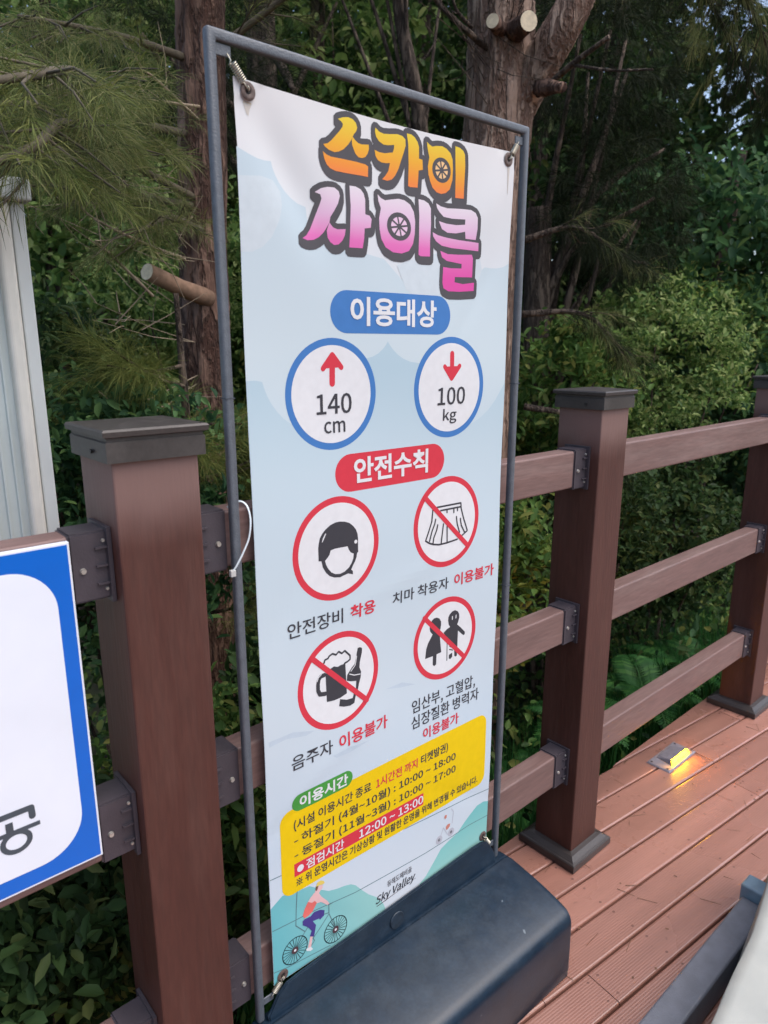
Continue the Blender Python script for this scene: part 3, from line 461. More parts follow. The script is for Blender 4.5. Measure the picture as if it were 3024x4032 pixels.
M_banner = zramp('banner_print_ground', [(0.26, lin(222,228,234)), (0.55, lin(206,222,234)), (0.80, lin(210,224,232)), (1.20, lin(205,224,233)), (1.45, lin(212,228,234)), (1.62, lin(226,232,236)), (1.83, lin(235,235,235))], 0.7)
M_zone1 = zramp('print_sky_upper', [(0.26, lin(222,228,234)), (0.55, lin(206,222,234)), (0.80, lin(210,224,232)), (1.20, lin(205,224,233)), (1.45, lin(212,228,234)), (1.72, lin(202,220,229))], 0.7)
M_zone2 = zramp('print_sky_lower', [(0.26, lin(222,228,234)), (0.55, lin(206,222,234)), (0.80, lin(210,224,232)), (1.20, lin(205,224,233)), (1.25, lin(203,223,232)), (1.42, lin(188,214,226))], 0.7)
M_lobe = flat('cloud', _lin(213,225,231), 0.7)
M_hillL = zramp('print_hill_near', [(0.04, lin(112,192,200)), (0.30, lin(160,212,206))], 0.65, 'X')
M_hillR = zramp('print_hill_far', [(0.27, lin(160,214,206)), (0.40, lin(122,200,200))], 0.65)
M_ta = zramp('print_title_orange', [(1.712, lin(252,112,88)), (1.745, lin(248,150,62)), (1.775, lin(246,180,52)), (1.812, lin(244,212,62))], 0.6)
M_tb = zramp('print_title_pink', [(1.585, lin(228,84,170)), (1.635, lin(232,120,190)), (1.67, lin(232,190,222)), (1.72, lin(238,232,238))], 0.6)

lin = _lin
def fold(s, z):
    """gentle waves of the hung cloth and the pull towards the upper left eyelet"""
    y = 0.0022*math.sin(s*9.0+1.0)*math.sin(z*5.2+0.4)+0.0012*math.sin(z*14+s*6)
    dx, dz = s-0.066, 1.816-z
    al = (dx*0.55+dz*0.83); pe = (dx*0.83-dz*0.55)
    if al > 0: y += 0.0068*math.exp(-(pe/0.036)**2)*math.exp(-((al-0.12)/0.11)**2)
    dx2 = 0.638-s; al2 = dx2*0.45+dz*0.89; pe2 = dx2*0.89-dz*0.45
    if al2 > 0: y -= 0.0045*math.exp(-(pe2/0.04)**2)*math.exp(-((al2-0.10)/0.09)**2)
    for (cx, cz, ux, uz, L, sg, am) in ((.10,.62,.83,.55,.10,.018,.0012),(.22,.70,.9,.43,.12,.02,-.0011),(.12,1.05,.5,.86,.16,.022,.001),(.55,.45,.86,-.5,.10,.02,.0012),(.40,1.02,.97,.2,.16,.02,-.0009),(.56,1.55,.6,.8,.12,.02,.0011),(.16,.36,.8,-.6,.1,.018,.0012)):
        a = (s-cx)*ux+(z-cz)*uz; b = -(s-cx)*uz+(z-cz)*ux
        if abs(a) < 3*L and abs(b) < 4*sg: y += am*math.exp(-(b/sg)**2-(a/L)**2)
    return y
def cuts(lo, hi, step): return [k*step for k in range(int(math.ceil(lo/step)), int(math.floor(hi/step))+1)]
def printed(name, V, Fc, layer, m, parent):
    bm = bmesh.new(); bv = [bm.verts.new((x, 0, z)) for x, z in V]
    for f in Fc:
        try: bm.faces.new([bv[i] for i in f])
        except ValueError: pass
    xs_ = [v[0] for v in V]; zs_ = [v[1] for v in V]; x0, x1, z0, z1 = min(xs_), max(xs_), min(zs_), max(zs_)
    st = 0.006 if z1 > 1.62 else 0.011
    for c in cuts(x0, x1, st): bmesh.ops.bisect_plane(bm, geom=list(bm.verts)+list(bm.edges)+list(bm.faces), plane_co=(c,0,0), plane_no=(1,0,0))
    for c in cuts(z0, z1, st): bmesh.ops.bisect_plane(bm, geom=list(bm.verts)+list(bm.edges)+list(bm.faces), plane_co=(0,0,c), plane_no=(0,0,1))
    for v in bm.verts: v.co.y = fold(v.co.x, v.co.z)-0.0002-0.0001*layer
    bmesh.ops.recalc_face_normals(bm, faces=bm.faces)
    me = bpy.data.meshes.new(name)
    for f in bm.faces:
        if f.normal.y > 0: f.normal_flip()
    bm.to_mesh(me); bm.free(); me.materials.append(m)
    return link(bpy.data.objects.new(name, me), parent)

def build_stand():
    root = empty('banner_stand', (0,0,0), SIGN_ROT)
    tag(root, 'tall banner in a grey tube frame on a dark moulded base', 'banner stand')
    # frame
    bm = bmesh.new(); f0 = bm.faces.new([bm.verts.new((x, -0.0075, z)) for x, z in ((.003,.206),(.003,1.8840),(.697,1.8840),(.697,.206),(.682,.206),(.682,1.869),(.018,1.869),(.018,.206))])
    ex = bmesh.ops.extrude_face_region(bm, geom=[f0])
    for g in ex['geom']:
        if isinstance(g, bmesh.types.BMVert): g.co.y = 0.0075
    bmesh.ops.bevel(bm, geom=list(bm.edges), offset=0.005, segments=4, affect='EDGES', profile=0.5)
    frame = bmobj('frame', bm, M_frame, root, True)
    for zz, xx in ((1.385, 0.0), (1.385, 0.6805), (0.93, 0.6805)):
        s = box('tube_joint', xx+(.0025 if xx < .1 else .001), xx+(.0185 if xx < .1 else .017), -0.008, 0.008, zz, zz+0.0018, mat('joint_dark', lin(66,72,80), 0.6), frame)
    for xx, zz in ((0.0182, 1.852), (0.660, 1.848), (0.0182, 0.236), (0.660, 0.243)):
        bm = bmesh.new(); bm_box(bm, xx, xx+0.024, -0.0015, 0.0015, zz, zz+0.0155); bmesh.ops.bevel(bm, geom=list(bm.edges), offset=0.001, segments=1, affect='EDGES')
        bmobj('spring_lug', bm, M_frame, frame)
    # base: one moulded body, rounded ends
    prof = [(.014,.004),(.014,.196),(.008,.2045),(-.0155,.2055),(-.018,.2010),(-.0215,.2010),(-.024,.2065),(-.06,.2030),(-.10,.1975),(-.14,.1905),(-.175,.1830),(-.196,.1775),(-.2070,.1730),(-.2150,.1650),(-.2195,.1550),(-.2210,.144),(-.2215,.10),(-.2220,.03),(-.2210,.004)]
    st, r = [], 0.015
    for a in np.linspace(0, math.pi/2, 7): st.append((-0.012+r*(1-math.sin(a)) if False else -0.012+r*(1-math.cos(math.pi/2-a)) if False else -0.012+r-r*math.sin(a), r-r*math.cos(math.pi/2-a) if False else r*(1-math.cos(a))))
    xl = sorted([(-0.012+r-r*math.sin(a), r*(1-math.cos(a))) for a in np.linspace(0, math.pi/2, 7)])
    xr_ = [(0.720-r+r*math.sin(a), r*(1-math.cos(a))) for a in np.linspace(0, math.pi/2, 7)]
    V, Fc = [], []; stations = xl+[(x, 0.0) for x in np.linspace(0.05, 0.66, 12)]+xr_; n = len(prof)
    for x, d in stations:
        for y, z in prof: V.append((x, -0.105+(y+0.105)*(1-d/0.12), z*(1-0.35*d/0.2) if z > .01 else z))
    for i in range(len(stations)-1):
        for k in range(n): a, b = i*n+k, i*n+(k+1) % n; Fc.append((a, b, b+n, a+n))
    Fc += [tuple(range(n)), tuple(range((len(stations)-1)*n, len(stations)*n))[::-1]]
    base = pyobj('base', V, Fc, M_base, root, True)
    bm = bmesh.new(); bm.from_mesh(base.data); bmesh.ops.recalc_face_normals(bm, faces=bm.faces); bm.to_mesh(base.data); bm.free(); base.data.set_sharp_from_angle(angle=math.radians(28))
    bm = bmesh.new(); ol = [(.022,.203),(.678,.203),(.678,.222),(.668,.246),(.648,.274),(.628,.285),(.60,.2865),(.10,.2675),(.066,.264),(.045,.250),(.030,.226),(.022,.216)]
    f0 = bm.faces.new([bm.verts.new((x, -0.0165 if z < .21 else -0.0125, z)) for x, z in ol]); ex = bmesh.ops.extrude_face_region(bm, geom=[f0])
    for g in ex['geom']:
        if isinstance(g, bmesh.types.BMVert): g.co.y = -0.005
    bmesh.ops.bevel(bm, geom=[e for e in bm.edges if e.calc_length() > 0.012], offset=0.0025, segments=2, affect='EDGES')
    bmobj('upstand', bm, M_base, base)
    bm = bmesh.new(); bmesh.ops.create_cone(bm, cap_ends=True, segments=24, radius1=0.020, radius2=0.0185, depth=0.0016, matrix=Matrix.Translation((0.348, -0.0152, 0.236)) @ Matrix.Rotation(math.pi/2-0.06, 4, 'X'))
    bmobj('filler_cap', bm, mat('plug_grey', lin(32,44,56), 0.5, 0.4, 70), base)
    for x, y in ((.43,-.13),(.60,-.05),(.36,-.19),(.52,-.09)):
        pass
    # banner cloth
    xs_ = sorted(set([0.044, 0.658]+cuts(0.045, 0.657, 0.006))); zs_ = sorted(set([0.262, 1.832]+cuts(0.27, 1.60, 0.011)+cuts(1.60, 1.831, 0.006)))
    V = []
    for z in zs_:
        for x in xs_:
            e = 0.0
            if z > 1.80: e = -0.006*math.sin(math.pi*(x-0.044)/0.614)*max(0, (z-1.80)/0.032)   # top hem sags a little
            xo = 0.0
            if x < 0.05: xo = 0.004*math.sin(math.pi*min(1, max(0, (1.832-z)/0.5)))
            V.append((x+xo, fold(x, z), z+e))
    nx = len(xs_); Fc = [(j*nx+i, j*nx+i+1, (j+1)*nx+i+1, (j+1)*nx+i) for j in range(len(zs_)-1) for i in range(nx-1)]
    ban = pyobj('banner', V, Fc, M_banner, root, True)
    def P(name, polys, layer, m):
        v, f = tri_union([[tuple(p) for p in q] for q in polys]); return printed(name, v, f, layer, m, ban)
    # sky print
    z1 = PR['zone1'][0]; P('printed_sky', [[(0.0445, z1[0][1])]+z1[1:-1]+[(0.6575, z1[-1][1]), (0.6575, 1.452), (0.0445, 1.452)]], 1, M_zone1); P('printed_sky', [[(0.0445, .264), (0.6575, .264), (0.6575, 1.452), (0.0445, 1.452)]], 1, M_zone1)
    lb = PR['lobe1'][0]; P('printed_cloud', [[(0.0445, lb[0][1])]+lb[1:-1]+[(0.0445, lb[-1][1])]], 2, M_lobe)
    P('printed_cloud', PR['lobe2'], 2, M_lobe)
    z2 = PR['zone2'][0]; P('printed_sky', [[(0.0445, z2[0][1])]+z2[1:-1]+[(0.6575, z2[-1][1]), (0.6575, .2640), (0.0445, .2640)]], 2, M_zone2)
    for q in PR['wisp']: P('printed_haze', [q], 3, flat('wisp', lin(198,214,226), 0.7))
    # title
    for key, mt, lay in (('title_a', M_ta, 6), ('title_b', M_tb, 6)):
        dk = []
        for p in PR[key]:
            q = p+[p[0]]
            for dz in (0.0, -0.006): dk += stroke([(a, b+dz) for a, b in q], 0.0175, 8)+[[(a, b+dz) for a, b in p]]
        P('title_outline', dk, 4 if key == 'title_a' else 5, PM['dark'])
        P('title_lettering', PR[key], lay, mt)
    for k in 'ab':
        cx, cz, rx, rz = PR['circ']['hub_'+k]; r_ = (rx+rz)/2*(1.0); P('wheel_hub', [disc(cx, cz, rx, rz)], 7, PM['dark'])
        cx, cz, rx, rz = PR['circ']['disc_'+k]; P('wheel_face', [disc(cx, cz, rx, rz)], 8, flat('wheelface_a', lin(250,206,150)) if k == 'a' else flat('wheelface_b', lin(240,206,230)))
        sp = []
        for q in range(4): a = q*math.pi/4+0.2; sp += stroke([(cx-rx*math.cos(a), cz-rz*math.sin(a)), (cx+rx*math.cos(a), cz+rz*math.sin(a))], 0.0032, 6)
        P('wheel_spokes', sp+[disc(cx, cz, 0.005, n=16)], 9, PM['dark'])
    # pills
    for k, m, r_ in (('blue','blue',.0345),('red','red',.034),('yellow','yellow',.024),('green','green',.0172)):
        x0, a, x1, b = PR['rr'][k]; P(k+'_label', [rrect(x0, a, x1, b, r_)], 7 if k == 'green' else 5 if k == 'yellow' else 3, PM[m])
    x0, a, x1, b = PR['rr']['band']; P('red_band', [[(x0,a),(x1,a),(x1,b),(x0,b)]], 6, PM['red'])
    cx, cz, rx, rz = PR['circ']['edot']; P('bullet', [disc(cx, cz, 0.0075)], 8, PM['white'])
    # pictogram rings
    for k, m in (('c140','blue'),('c100','blue'),('chelm','red'),('cskirt','red'),('cpeople','red'),('cbeer','red')):
        cx, cz, rx, rz = PR['circ'][k]; ro = (rx+rz)/2; th = 0.0118
        P('ring', [disc(cx, cz, ro, n=64)], 3 if k != 'cpeople' else 5, PM[m]); P('ring_face', [disc(cx, cz, ro-th, n=64)], 4 if k != 'cpeople' else 6, PM['white'])
    for p, h in zip(PR['arrows_l'], PR['heads_l']): P('arrow', stroke(p, 0.0115, 10)+stroke(h, 0.0095, 10)+[[tuple(q) for q in h]], 6, PM['red'])
    
    P('helmet_mark', PR['helmet'], 6, PM['ink']); P('helmet_face', PR['helmet_w']+[disc(*PR['circ']['hdot'][:3], n=16)], 7, PM['white'])
    sk = []
    for p in PR['skirt_l']: sk += stroke(p, 0.0036, 6)
    P('skirt_mark', sk, 7, PM['ink'])
    pe = [q for q in PR['people']]
    for p in PR['crutch_l']: pe = pe+stroke(p, 0.0024, 6)
    P('people_mark', pe, 7, PM['ink']); P('people_eyes', sum((stroke(p, 0.0026, 8) for p in PR['eyes_l']), []), 8, PM['white'])
    be = [q for q in PR['mug']]
    for p in PR['foam_l']: be = be+stroke(p, 0.0036, 6)
    for p in PR['handle_l']: be = be+stroke(p, 0.0085, 8)
    P('drink_mark', be, 7, PM['ink']); P('drink_shine', sum((stroke(p, 0.0018, 6) for p in PR['shine_l']), []), 8, PM['white'])
    for p in PR['slash']:
        (ax, az), (bx, bz) = p; P('slash', stroke(p, 0.0105, 8), 9, PM['red'])
    # valley picture at the foot
    hl = PR['hillL'][0]; P('printed_hill', [[(0.0445, hl[0][1])]+hl[1:]+[(0.3, 0.2635), (0.0445, 0.2635)]], 3, M_hillL)
    hr = PR['hillR'][0]; P('printed_hill', [hr[:-1]+[(0.6575, hr[-1][1]), (0.6575, 0.2635), (0.40, 0.2635)]], 3, M_hillR)
    cb = []
    for p in PR['cable_l']: cb += stroke(p, 0.0017, 6)
    P('printed_cable', cb, 4, PM['teal_line'])
    P('rider_frame', sum((stroke(p, 0.0020, 6) for p in PR['cyc_line']), []), 5, PM['teal_line'])
    for k, key, lay in (('coral','cyc_coral',7),('pink','cyc_pink',6),('helm','cyc_yellow',8),('hair','cyc_hair',8),('purple','cyc_purple',8),('white','cyc_white',7)):
        P('rider_'+{'coral':'shirt','pink':'body','helm':'helmet','hair':'hair','purple':'trousers','white':'shoe'}[k], PR[key], lay, PM[k])
    for k in ('wheel1','wheel2'):
        cx, cz, rx, rz = PR['circ'][k]; ro = 0.0285
        pl = stroke([(cx+ro*math.cos(t*math.pi/20), cz+ro*math.sin(t*math.pi/20)) for t in range(41)], 0.0020, 6)
        for q in range(22): a = q*2*math.pi/22; pl += stroke([(cx, cz), (cx+ro*math.cos(a), cz+ro*math.sin(a))], 0.0013, 4)
        P('bicycle_wheel', pl, 6, PM['wheel']); P('wheel_axle', [disc(cx, cz, 0.0075, n=16)], 7, PM['hub']); P('wheel_axle_cap', [disc(cx, cz, 0.0028, n=12)], 8, PM['white'])
    for k in ('mini1','mini2'):
        cx, cz, rx, rz = PR['circ'][k]; P('far_wheel', [disc(cx, cz, 0.0105, n=24)], 5, PM['palegrey']); P('far_axle', [disc(cx, cz, 0.004, n=12)], 6, PM['grey'])
    P('far_rider', PR['mini_red'], 7, PM['minired']); P('far_frame', sum((stroke(p, 0.0016, 6) for p in PR['mini_grey']), []), 6, PM['palegrey'])
    x0, x1 = 0.285, 0.42; P('logo_stroke', [[(0.300,.2905),(0.415,.2985),(0.415,.2992),(0.300,.2925)]], 5, PM['hub'])
    # lettering
    for s, m, x0, z0, x1, z1_, bold in PR['text']:
        v, f = text_mesh(s, bold*(.5 if bold < .025 else .32), 0.28 if s.startswith('Sky') else 0.0)
        printed('lettering', fit(v, x0, z0, x1, z1_), f, 10, PM[m], ban)
    # rust runs under the upper eyelets
    def run(cx, z0_, L, wdt, m): return P('rust_stain', [[(cx-wdt, z0_), (cx+wdt, z0_), (cx+wdt*.5, z0_-L*.5), (cx+wdt*.2, z0_-L), (cx-wdt*.25, z0_-L*.9), (cx-wdt*.6, z0_-L*.45)]], 2, m)
    run(.0665, 1.802, .016, .0075, flat('rust_pale', lin(214,208,198), .8)); run(.0667, 1.803, .0075, .0075, flat('rust_mid', lin(206,182,146), .8))
    run(.640, 1.802, .05, .0035, flat('rust_faint', lin(210,204,196), .8))
    # eyelets and springs
    for (ex_, ez), (lx, lz), lead in zip(PR['eye'], ((.034,1.856),(.667,1.852),(.034,.246),(.667,.253)), (1,1,1,1)):
        V, Fc = [], []
        for k in range(20):
            a = 2*math.pi*k/20
            for rr_, yy in ((.0042,-.0005),(.0052,-.0018),(.0098,-.0020),(.0122,-.0005)): V.append((ex_+rr_*math.cos(a), fold(ex_,ez)-0.0012+yy, ez+rr_*math.sin(a)*1.05))
        for k in range(20):
            for q in range(3): Fc.append((k*4+q, ((k+1) % 20)*4+q, ((k+1) % 20)*4+q+1, k*4+q+1))
        pyobj('eyelet', V, Fc, M_rust, ban, True)
        yb = fold(ex_, ez)
        V, Fc = tri_union([disc(ex_, ez, .0044, n=14)]); pyobj('eyelet_hole', [(a, yb-0.0019, b) for a, b in V], Fc, mat('eyelet_dark', lin(30,26,26), .8), ban)
        p0 = np.array([ex_, yb-0.004, ez]); p1 = np.array([lx, -0.004, lz]); d = p1-p0; Ls = np.linalg.norm(d); dn = d/Ls
        u = np.cross(dn, (0,1,0)); u /= np.linalg.norm(u); w_ = np.cross(dn, u)
        pts = [p0, p0+d*0.22]
        turns = 9
        for k in range(turns*10+1):
            t = k/(turns*10); a = t*turns*2*math.pi
            pts.append(p0+d*(0.26+0.5*t)+0.0052*(math.cos(a)*u+math.sin(a)*w_))
        pts += [p0+d*0.82, p1]
        tube('spring', pts, 0.0011, M_steel, root, 6)
        hk = [p0+dn*0.004+0.004*(math.cos(a)*dn+math.sin(a)*np.array([0,1.0,0])) for a in np.linspace(0, 5.2, 14)]
        tube('hook', hk, 0.0011, M_steel, root, 6)
build_stand()

# ------------------------------------------------------------------ cable tie round the stand's tube and the top rail
def build_tie():
    pts = smooth_path([(0.006,0.012,1.214),(0.022,0.010,1.222),(0.0305,-0.004,1.218),(0.034,-0.010,1.196),(0.029,-0.013,1.168),(0.017,-0.015,1.146),(0.003,-0.016,1.126),(-0.004,-0.015,1.117)], 6)
    V, Fc = [], []
    for i, p in enumerate(pts):
        t = pts[min(i+1, len(pts)-1)]-pts[max(i-1, 0)]; t /= np.linalg.norm(t)
        nrm = np.array([0.35,-0.93,0.1]); s = np.cross(t, nrm); s /= np.linalg.norm(s); n2 = np.cross(s, t)
        for a, b in ((-.0016,-.0005),(.0016,-.0005),(.0016,.0005),(-.0016,.0005)): V.append(p+s*a+n2*b)
    for i in range(len(pts)-1):
        for k in range(4): Fc.append((i*4+k, i*4+(k+1) % 4, (i+1)*4+(k+1) % 4, (i+1)*4+k))
    Fc += [(3,2,1,0), tuple(range((len(pts)-1)*4, len(pts)*4))]
    o = empty('cable_tie', (0.01,-0.01,1.11)); tag(o, 'white plastic cable tie holding the banner frame to the top rail', 'cable tie')
    s = pyobj('strap', V, Fc, mat('tie_white', lin(214,226,232), .4), o); s.location = (-0.01,0.01,-1.11)
    h = box('locking_head', -0.010, -0.001, -0.019, -0.012, 1.108, 1.119, mat('tie_head', lin(190,190,186), .5), o, .001); h.location = (-0.01,0.01,-1.11)
build_tie()

# ------------------------------------------------------------------ blue bordered panel on the rails
def build_panel():
    root = empty('notice_panel', (-0.62, 0.0, 0.711)); tag(root, 'white notice panel with a blue border fixed to the fence rails', 'notice panel')
    def loc(o): o.location = (0.62, 0.0, -0.711); return o
    x0, x1, z0, z1 = -1.02, -0.2385, 0.711, 1.205
    loc(box('board', x0, x1, 0.0045, 0.0125, z0, z1, mat('panel_edge_white', lin(226,232,240), .35, .03), root, .0008, 1))
    def sheet(name, poly, y, m):
        v, f = tri_union([poly]); o = pyobj(name, [(a, y, b) for a, b in v], [tuple(q) for q in f], m, root)
        bm = bmesh.new(); bm.from_mesh(o.data)
        bmesh.ops.recalc_face_normals(bm, faces=bm.faces)
        for q in bm.faces:
            if q.normal.y > 0: q.normal_flip()
        bm.to_mesh(o.data); bm.free(); return loc(o)
    sheet('blue_border', [(x0+.003, z0+.0035), (x1-.003, z0+.0035), (x1-.003, z1-.0035), (x0+.003, z1-.0035)], 0.0041, mat('panel_blue', lin(0,98,196), .3, .03, 20))
    sheet('white_field', rrect(x0+.025, .739, -0.2615, 1.1765, .062, 12), 0.0037, mat('panel_white', lin(226,232,241), .32, .03, 8))
    g = stroke([(-.388,.8370),(-.3268,.8370),(-.3263,.8230)], .0088, 8)+[[(-.396,.8058),(-.3178,.8058),(-.3178,.8124),(-.396,.8124)], [(-.361,.8120),(-.3515,.8120),(-.3515,.8260),(-.361,.8260)]]
    g += stroke([(-.3500+.0172*math.cos(t), .7935+.0146*math.sin(t)) for t in np.linspace(0, 2*math.pi, 33)], .0072, 8)
    v, f = tri_union(g); loc(pyobj('lettering', [(a, 0.0033, b) for a, b in v], [tuple(q)[::-1] for q in f], mat('panel_ink', lin(66,76,84), .4), root))
    for zz in (1.19, .725):
        for xx in (-0.95,):
            bm = bmesh.new(); bmesh.ops.create_cone(bm, cap_ends=True, segments=10, radius1=.004, radius2=.003, depth=.002, matrix=Matrix.Translation((xx, .0030, zz)) @ Matrix.Rotation(math.pi/2, 4, 'X')); loc(bmobj('screw', bm, M_bolt, root))
build_panel()

# ------------------------------------------------------------------ ribbed white cabin corner behind the fence
def build_cabin():
    root = empty('ribbed_cabin', (-0.45, 0.75, -0.6)); tag(root, 'white ribbed metal cabin corner standing behind the fence at the left edge', 'cabin')
    m = mat('cabin_white', lin(196,204,202), .42, .05, 6, .1, 60); m2 = mat('cabin_trim', lin(206,210,208), .4, .05, 6)
    def loc(o): o.location = (0.45, -0.75, 0.6); return o
    X1 = -0.112; TOP = 1.715
    # corrugated front sheet: profile in x, thin ribs
    prof = [(X1-0.052, 0.5)]
    x = X1-0.052
    while x > -1.1:
        prof += [(x-.012, .5), (x-.0135, .494), (x-.0165, .494), (x-.018, .5)]; x -= .0205
    V, Fc = [], []
    for i, (a, b) in enumerate(prof): V += [(a, b, -.62), (a, b, TOP)]
    for i in range(len(prof)-1): Fc.append((2*i, 2*i+1, 2*i+3, 2*i+2))
    loc(pyobj('ribbed_sheet', V, Fc, m, root))
    loc(box('corner_trim', X1-.024, X1, .488, .60, -.62, TOP, m2, root, .003))
    loc(box('trim_bead', X1-.052, X1-.026, .480, .515, -.62, TOP, mat('cabin_bead', lin(222,218,208), .4, .04), root, .008, 4))
    loc(box('side_wall', -1.09, X1-.004, .6005, 1.4, -.62, TOP-.01, m, root))
    loc(box('roof_edge', -1.12, X1+.01, .47, 1.42, TOP+.002, TOP+.04, m2, root, .004))
build_cabin()

# ------------------------------------------------------------------ lit deck marker
def build_marker():
    root = empty('deck_light', (1.765, 0.042, 0)); tag(root, 'small grey wedge marker light glowing yellow on the deck planks', 'deck light')
    m = mat('marker_alloy', lin(140,134,142), .45, .12, 60, .2, 400, metal=.3)
    x0, x1, y0, y1 = -.100, .100, -.044, .044; a = math.radians(-1.0)
    # plate with a hood that rises to the front window
    V = [(x0,y1,.001),(x1,y1,.001),(x1,y0,.001),(x0,y0,.001),(x0+.004,y1-.004,.006),(x1-.004,y1-.004,.006),(x1-.006,y0+.004,.006),(x0+.006,y0+.004,.006)]
    Fc = [(3,2,1,0),(0,1,5,4),(1,2,6,5),(2,3,7,6),(3,0,4,7),(4,5,6,7)]
    pyobj('plate', V, Fc, m, root)
    hx0, hx1 = -.062, .072
    V = [(hx0+.012,y1-.010,.0062),(hx1-.012,y1-.010,.0062),(hx1,y0+.012,.0062),(hx0,y0+.012,.0062),(hx1-.010,y0+.021,.0225),(hx0+.010,y0+.021,.0225),(hx0+.022,y1-.016,.013),(hx1-.022,y1-.016,.013)]
    Fc = [(0,6,7,1),(6,5,4,7),(1,7,4,2),(0,3,5,6)]
    h = pyobj('hood', V, Fc, m, root)
    lens = pyobj('lens', [(hx0+.004,y0+.0125,.0075),(hx1-.004,y0+.0125,.0075),(hx1-.011,y0+.0205,.0216),(hx0+.011,y0+.0205,.0216)], [(0,1,2,3)], mat('marker_glow', (1.0,.72,.10), .3, .25, 60, emit=((1.0,.47,.0012), 45.0)), root)
    ld = bpy.data.lights.new('deck_light_lamp', 'AREA'); ld.shape = 'RECTANGLE'; ld.size = .11; ld.size_y = .012; ld.energy = 1.9; ld.color = (1.0,.42,.0006)
    lo = bpy.data.objects.new('lamp', ld); link(lo, root); lo.location = (.005, y0+.008, .019); lo.rotation_euler = (math.radians(90), 0, 0)
    for x, y in ((x0+.012,y1-.014),(x0+.012,y0+.014),(x1-.012,y0+.014),(x1-.012,y1-.014)):
        bm = bmesh.new(); bmesh.ops.create_cone(bm, cap_ends=True, segments=10, radius1=.004, radius2=.004, depth=.002, matrix=Matrix.Translation((x,y,.0066))); bmobj('screw', bm, mat('marker_screw', lin(70,64,66), .5), root)
build_marker()

# ------------------------------------------------------------------ cloth covered low stand in the lower right corner
def build_cloth_stand():
    root = empty('draped_stand', (0.8, -0.8, 0)); tag(root, 'low dark grey stand under a pale grey cloth, bottom right corner', 'display stand')
    def loc(o): o.location = (-0.8, 0.8, 0); return o
    m = mat('foot_grey', lin(104,108,118), .45, .12, 30, .2, 300)
    loc(box('foot_bar', 0.15, 1.172, -0.500, -0.436, 0.003, 0.088, m, root, .006, 3))
    loc(box('end_block', 1.1735, 1.228, -0.506, -0.428, 0.003, 0.118, mat('end_block_blue', lin(120,146,164), .45, .12, 40), root, .006, 3))
    # draped cloth: top runs up towards the viewer, with soft folds and a hanging edge
    V, Fc = [], []; nu, nv = 60, 26
    for j in range(nv):
        t = j/(nv-1)
        for i in range(nu):
            x = 0.30+1.05*i/(nu-1)
            ye = float(np.interp(x, (.3,.557,.67,.834,1.0,1.35), (-.628,-.600,-.585,-.566,-.534,-.47)))
            fo = 0.007*math.sin(x*19+2.2*t)+0.004*math.sin(x*43+2+1.5*t)+0.003*math.sin(x*90-3*t)
            if t < 0.35:      # hanging down on the far side
                q = t/0.35; V.append((x, ye+0.035*(1-q)**1.3+0.6*fo*(1-q), 0.02+0.275*q))
            else:
                q = (t-0.35)/0.65; V.append((x, ye-0.33*q, 0.298+0.012*math.sin(q*2.2)+0.5*fo*(1-abs(q-.3))))
    for j in range(nv-1):
        for i in range(nu-1): Fc.append((j*nu+i, j*nu+i+1, (j+1)*nu+i+1, (j+1)*nu+i))
    loc(pyobj('cloth', V, Fc, mat('cloth_pale', lin(172,174,168), .85, .06, 9, .35, 900), root, True))
    loc(box('table_frame', 0.36, 1.22, -0.92, -0.66, 0.004, 0.262, mat('stand_frame', lin(60,62,66), .6), root, .01))
build_cloth_stand()

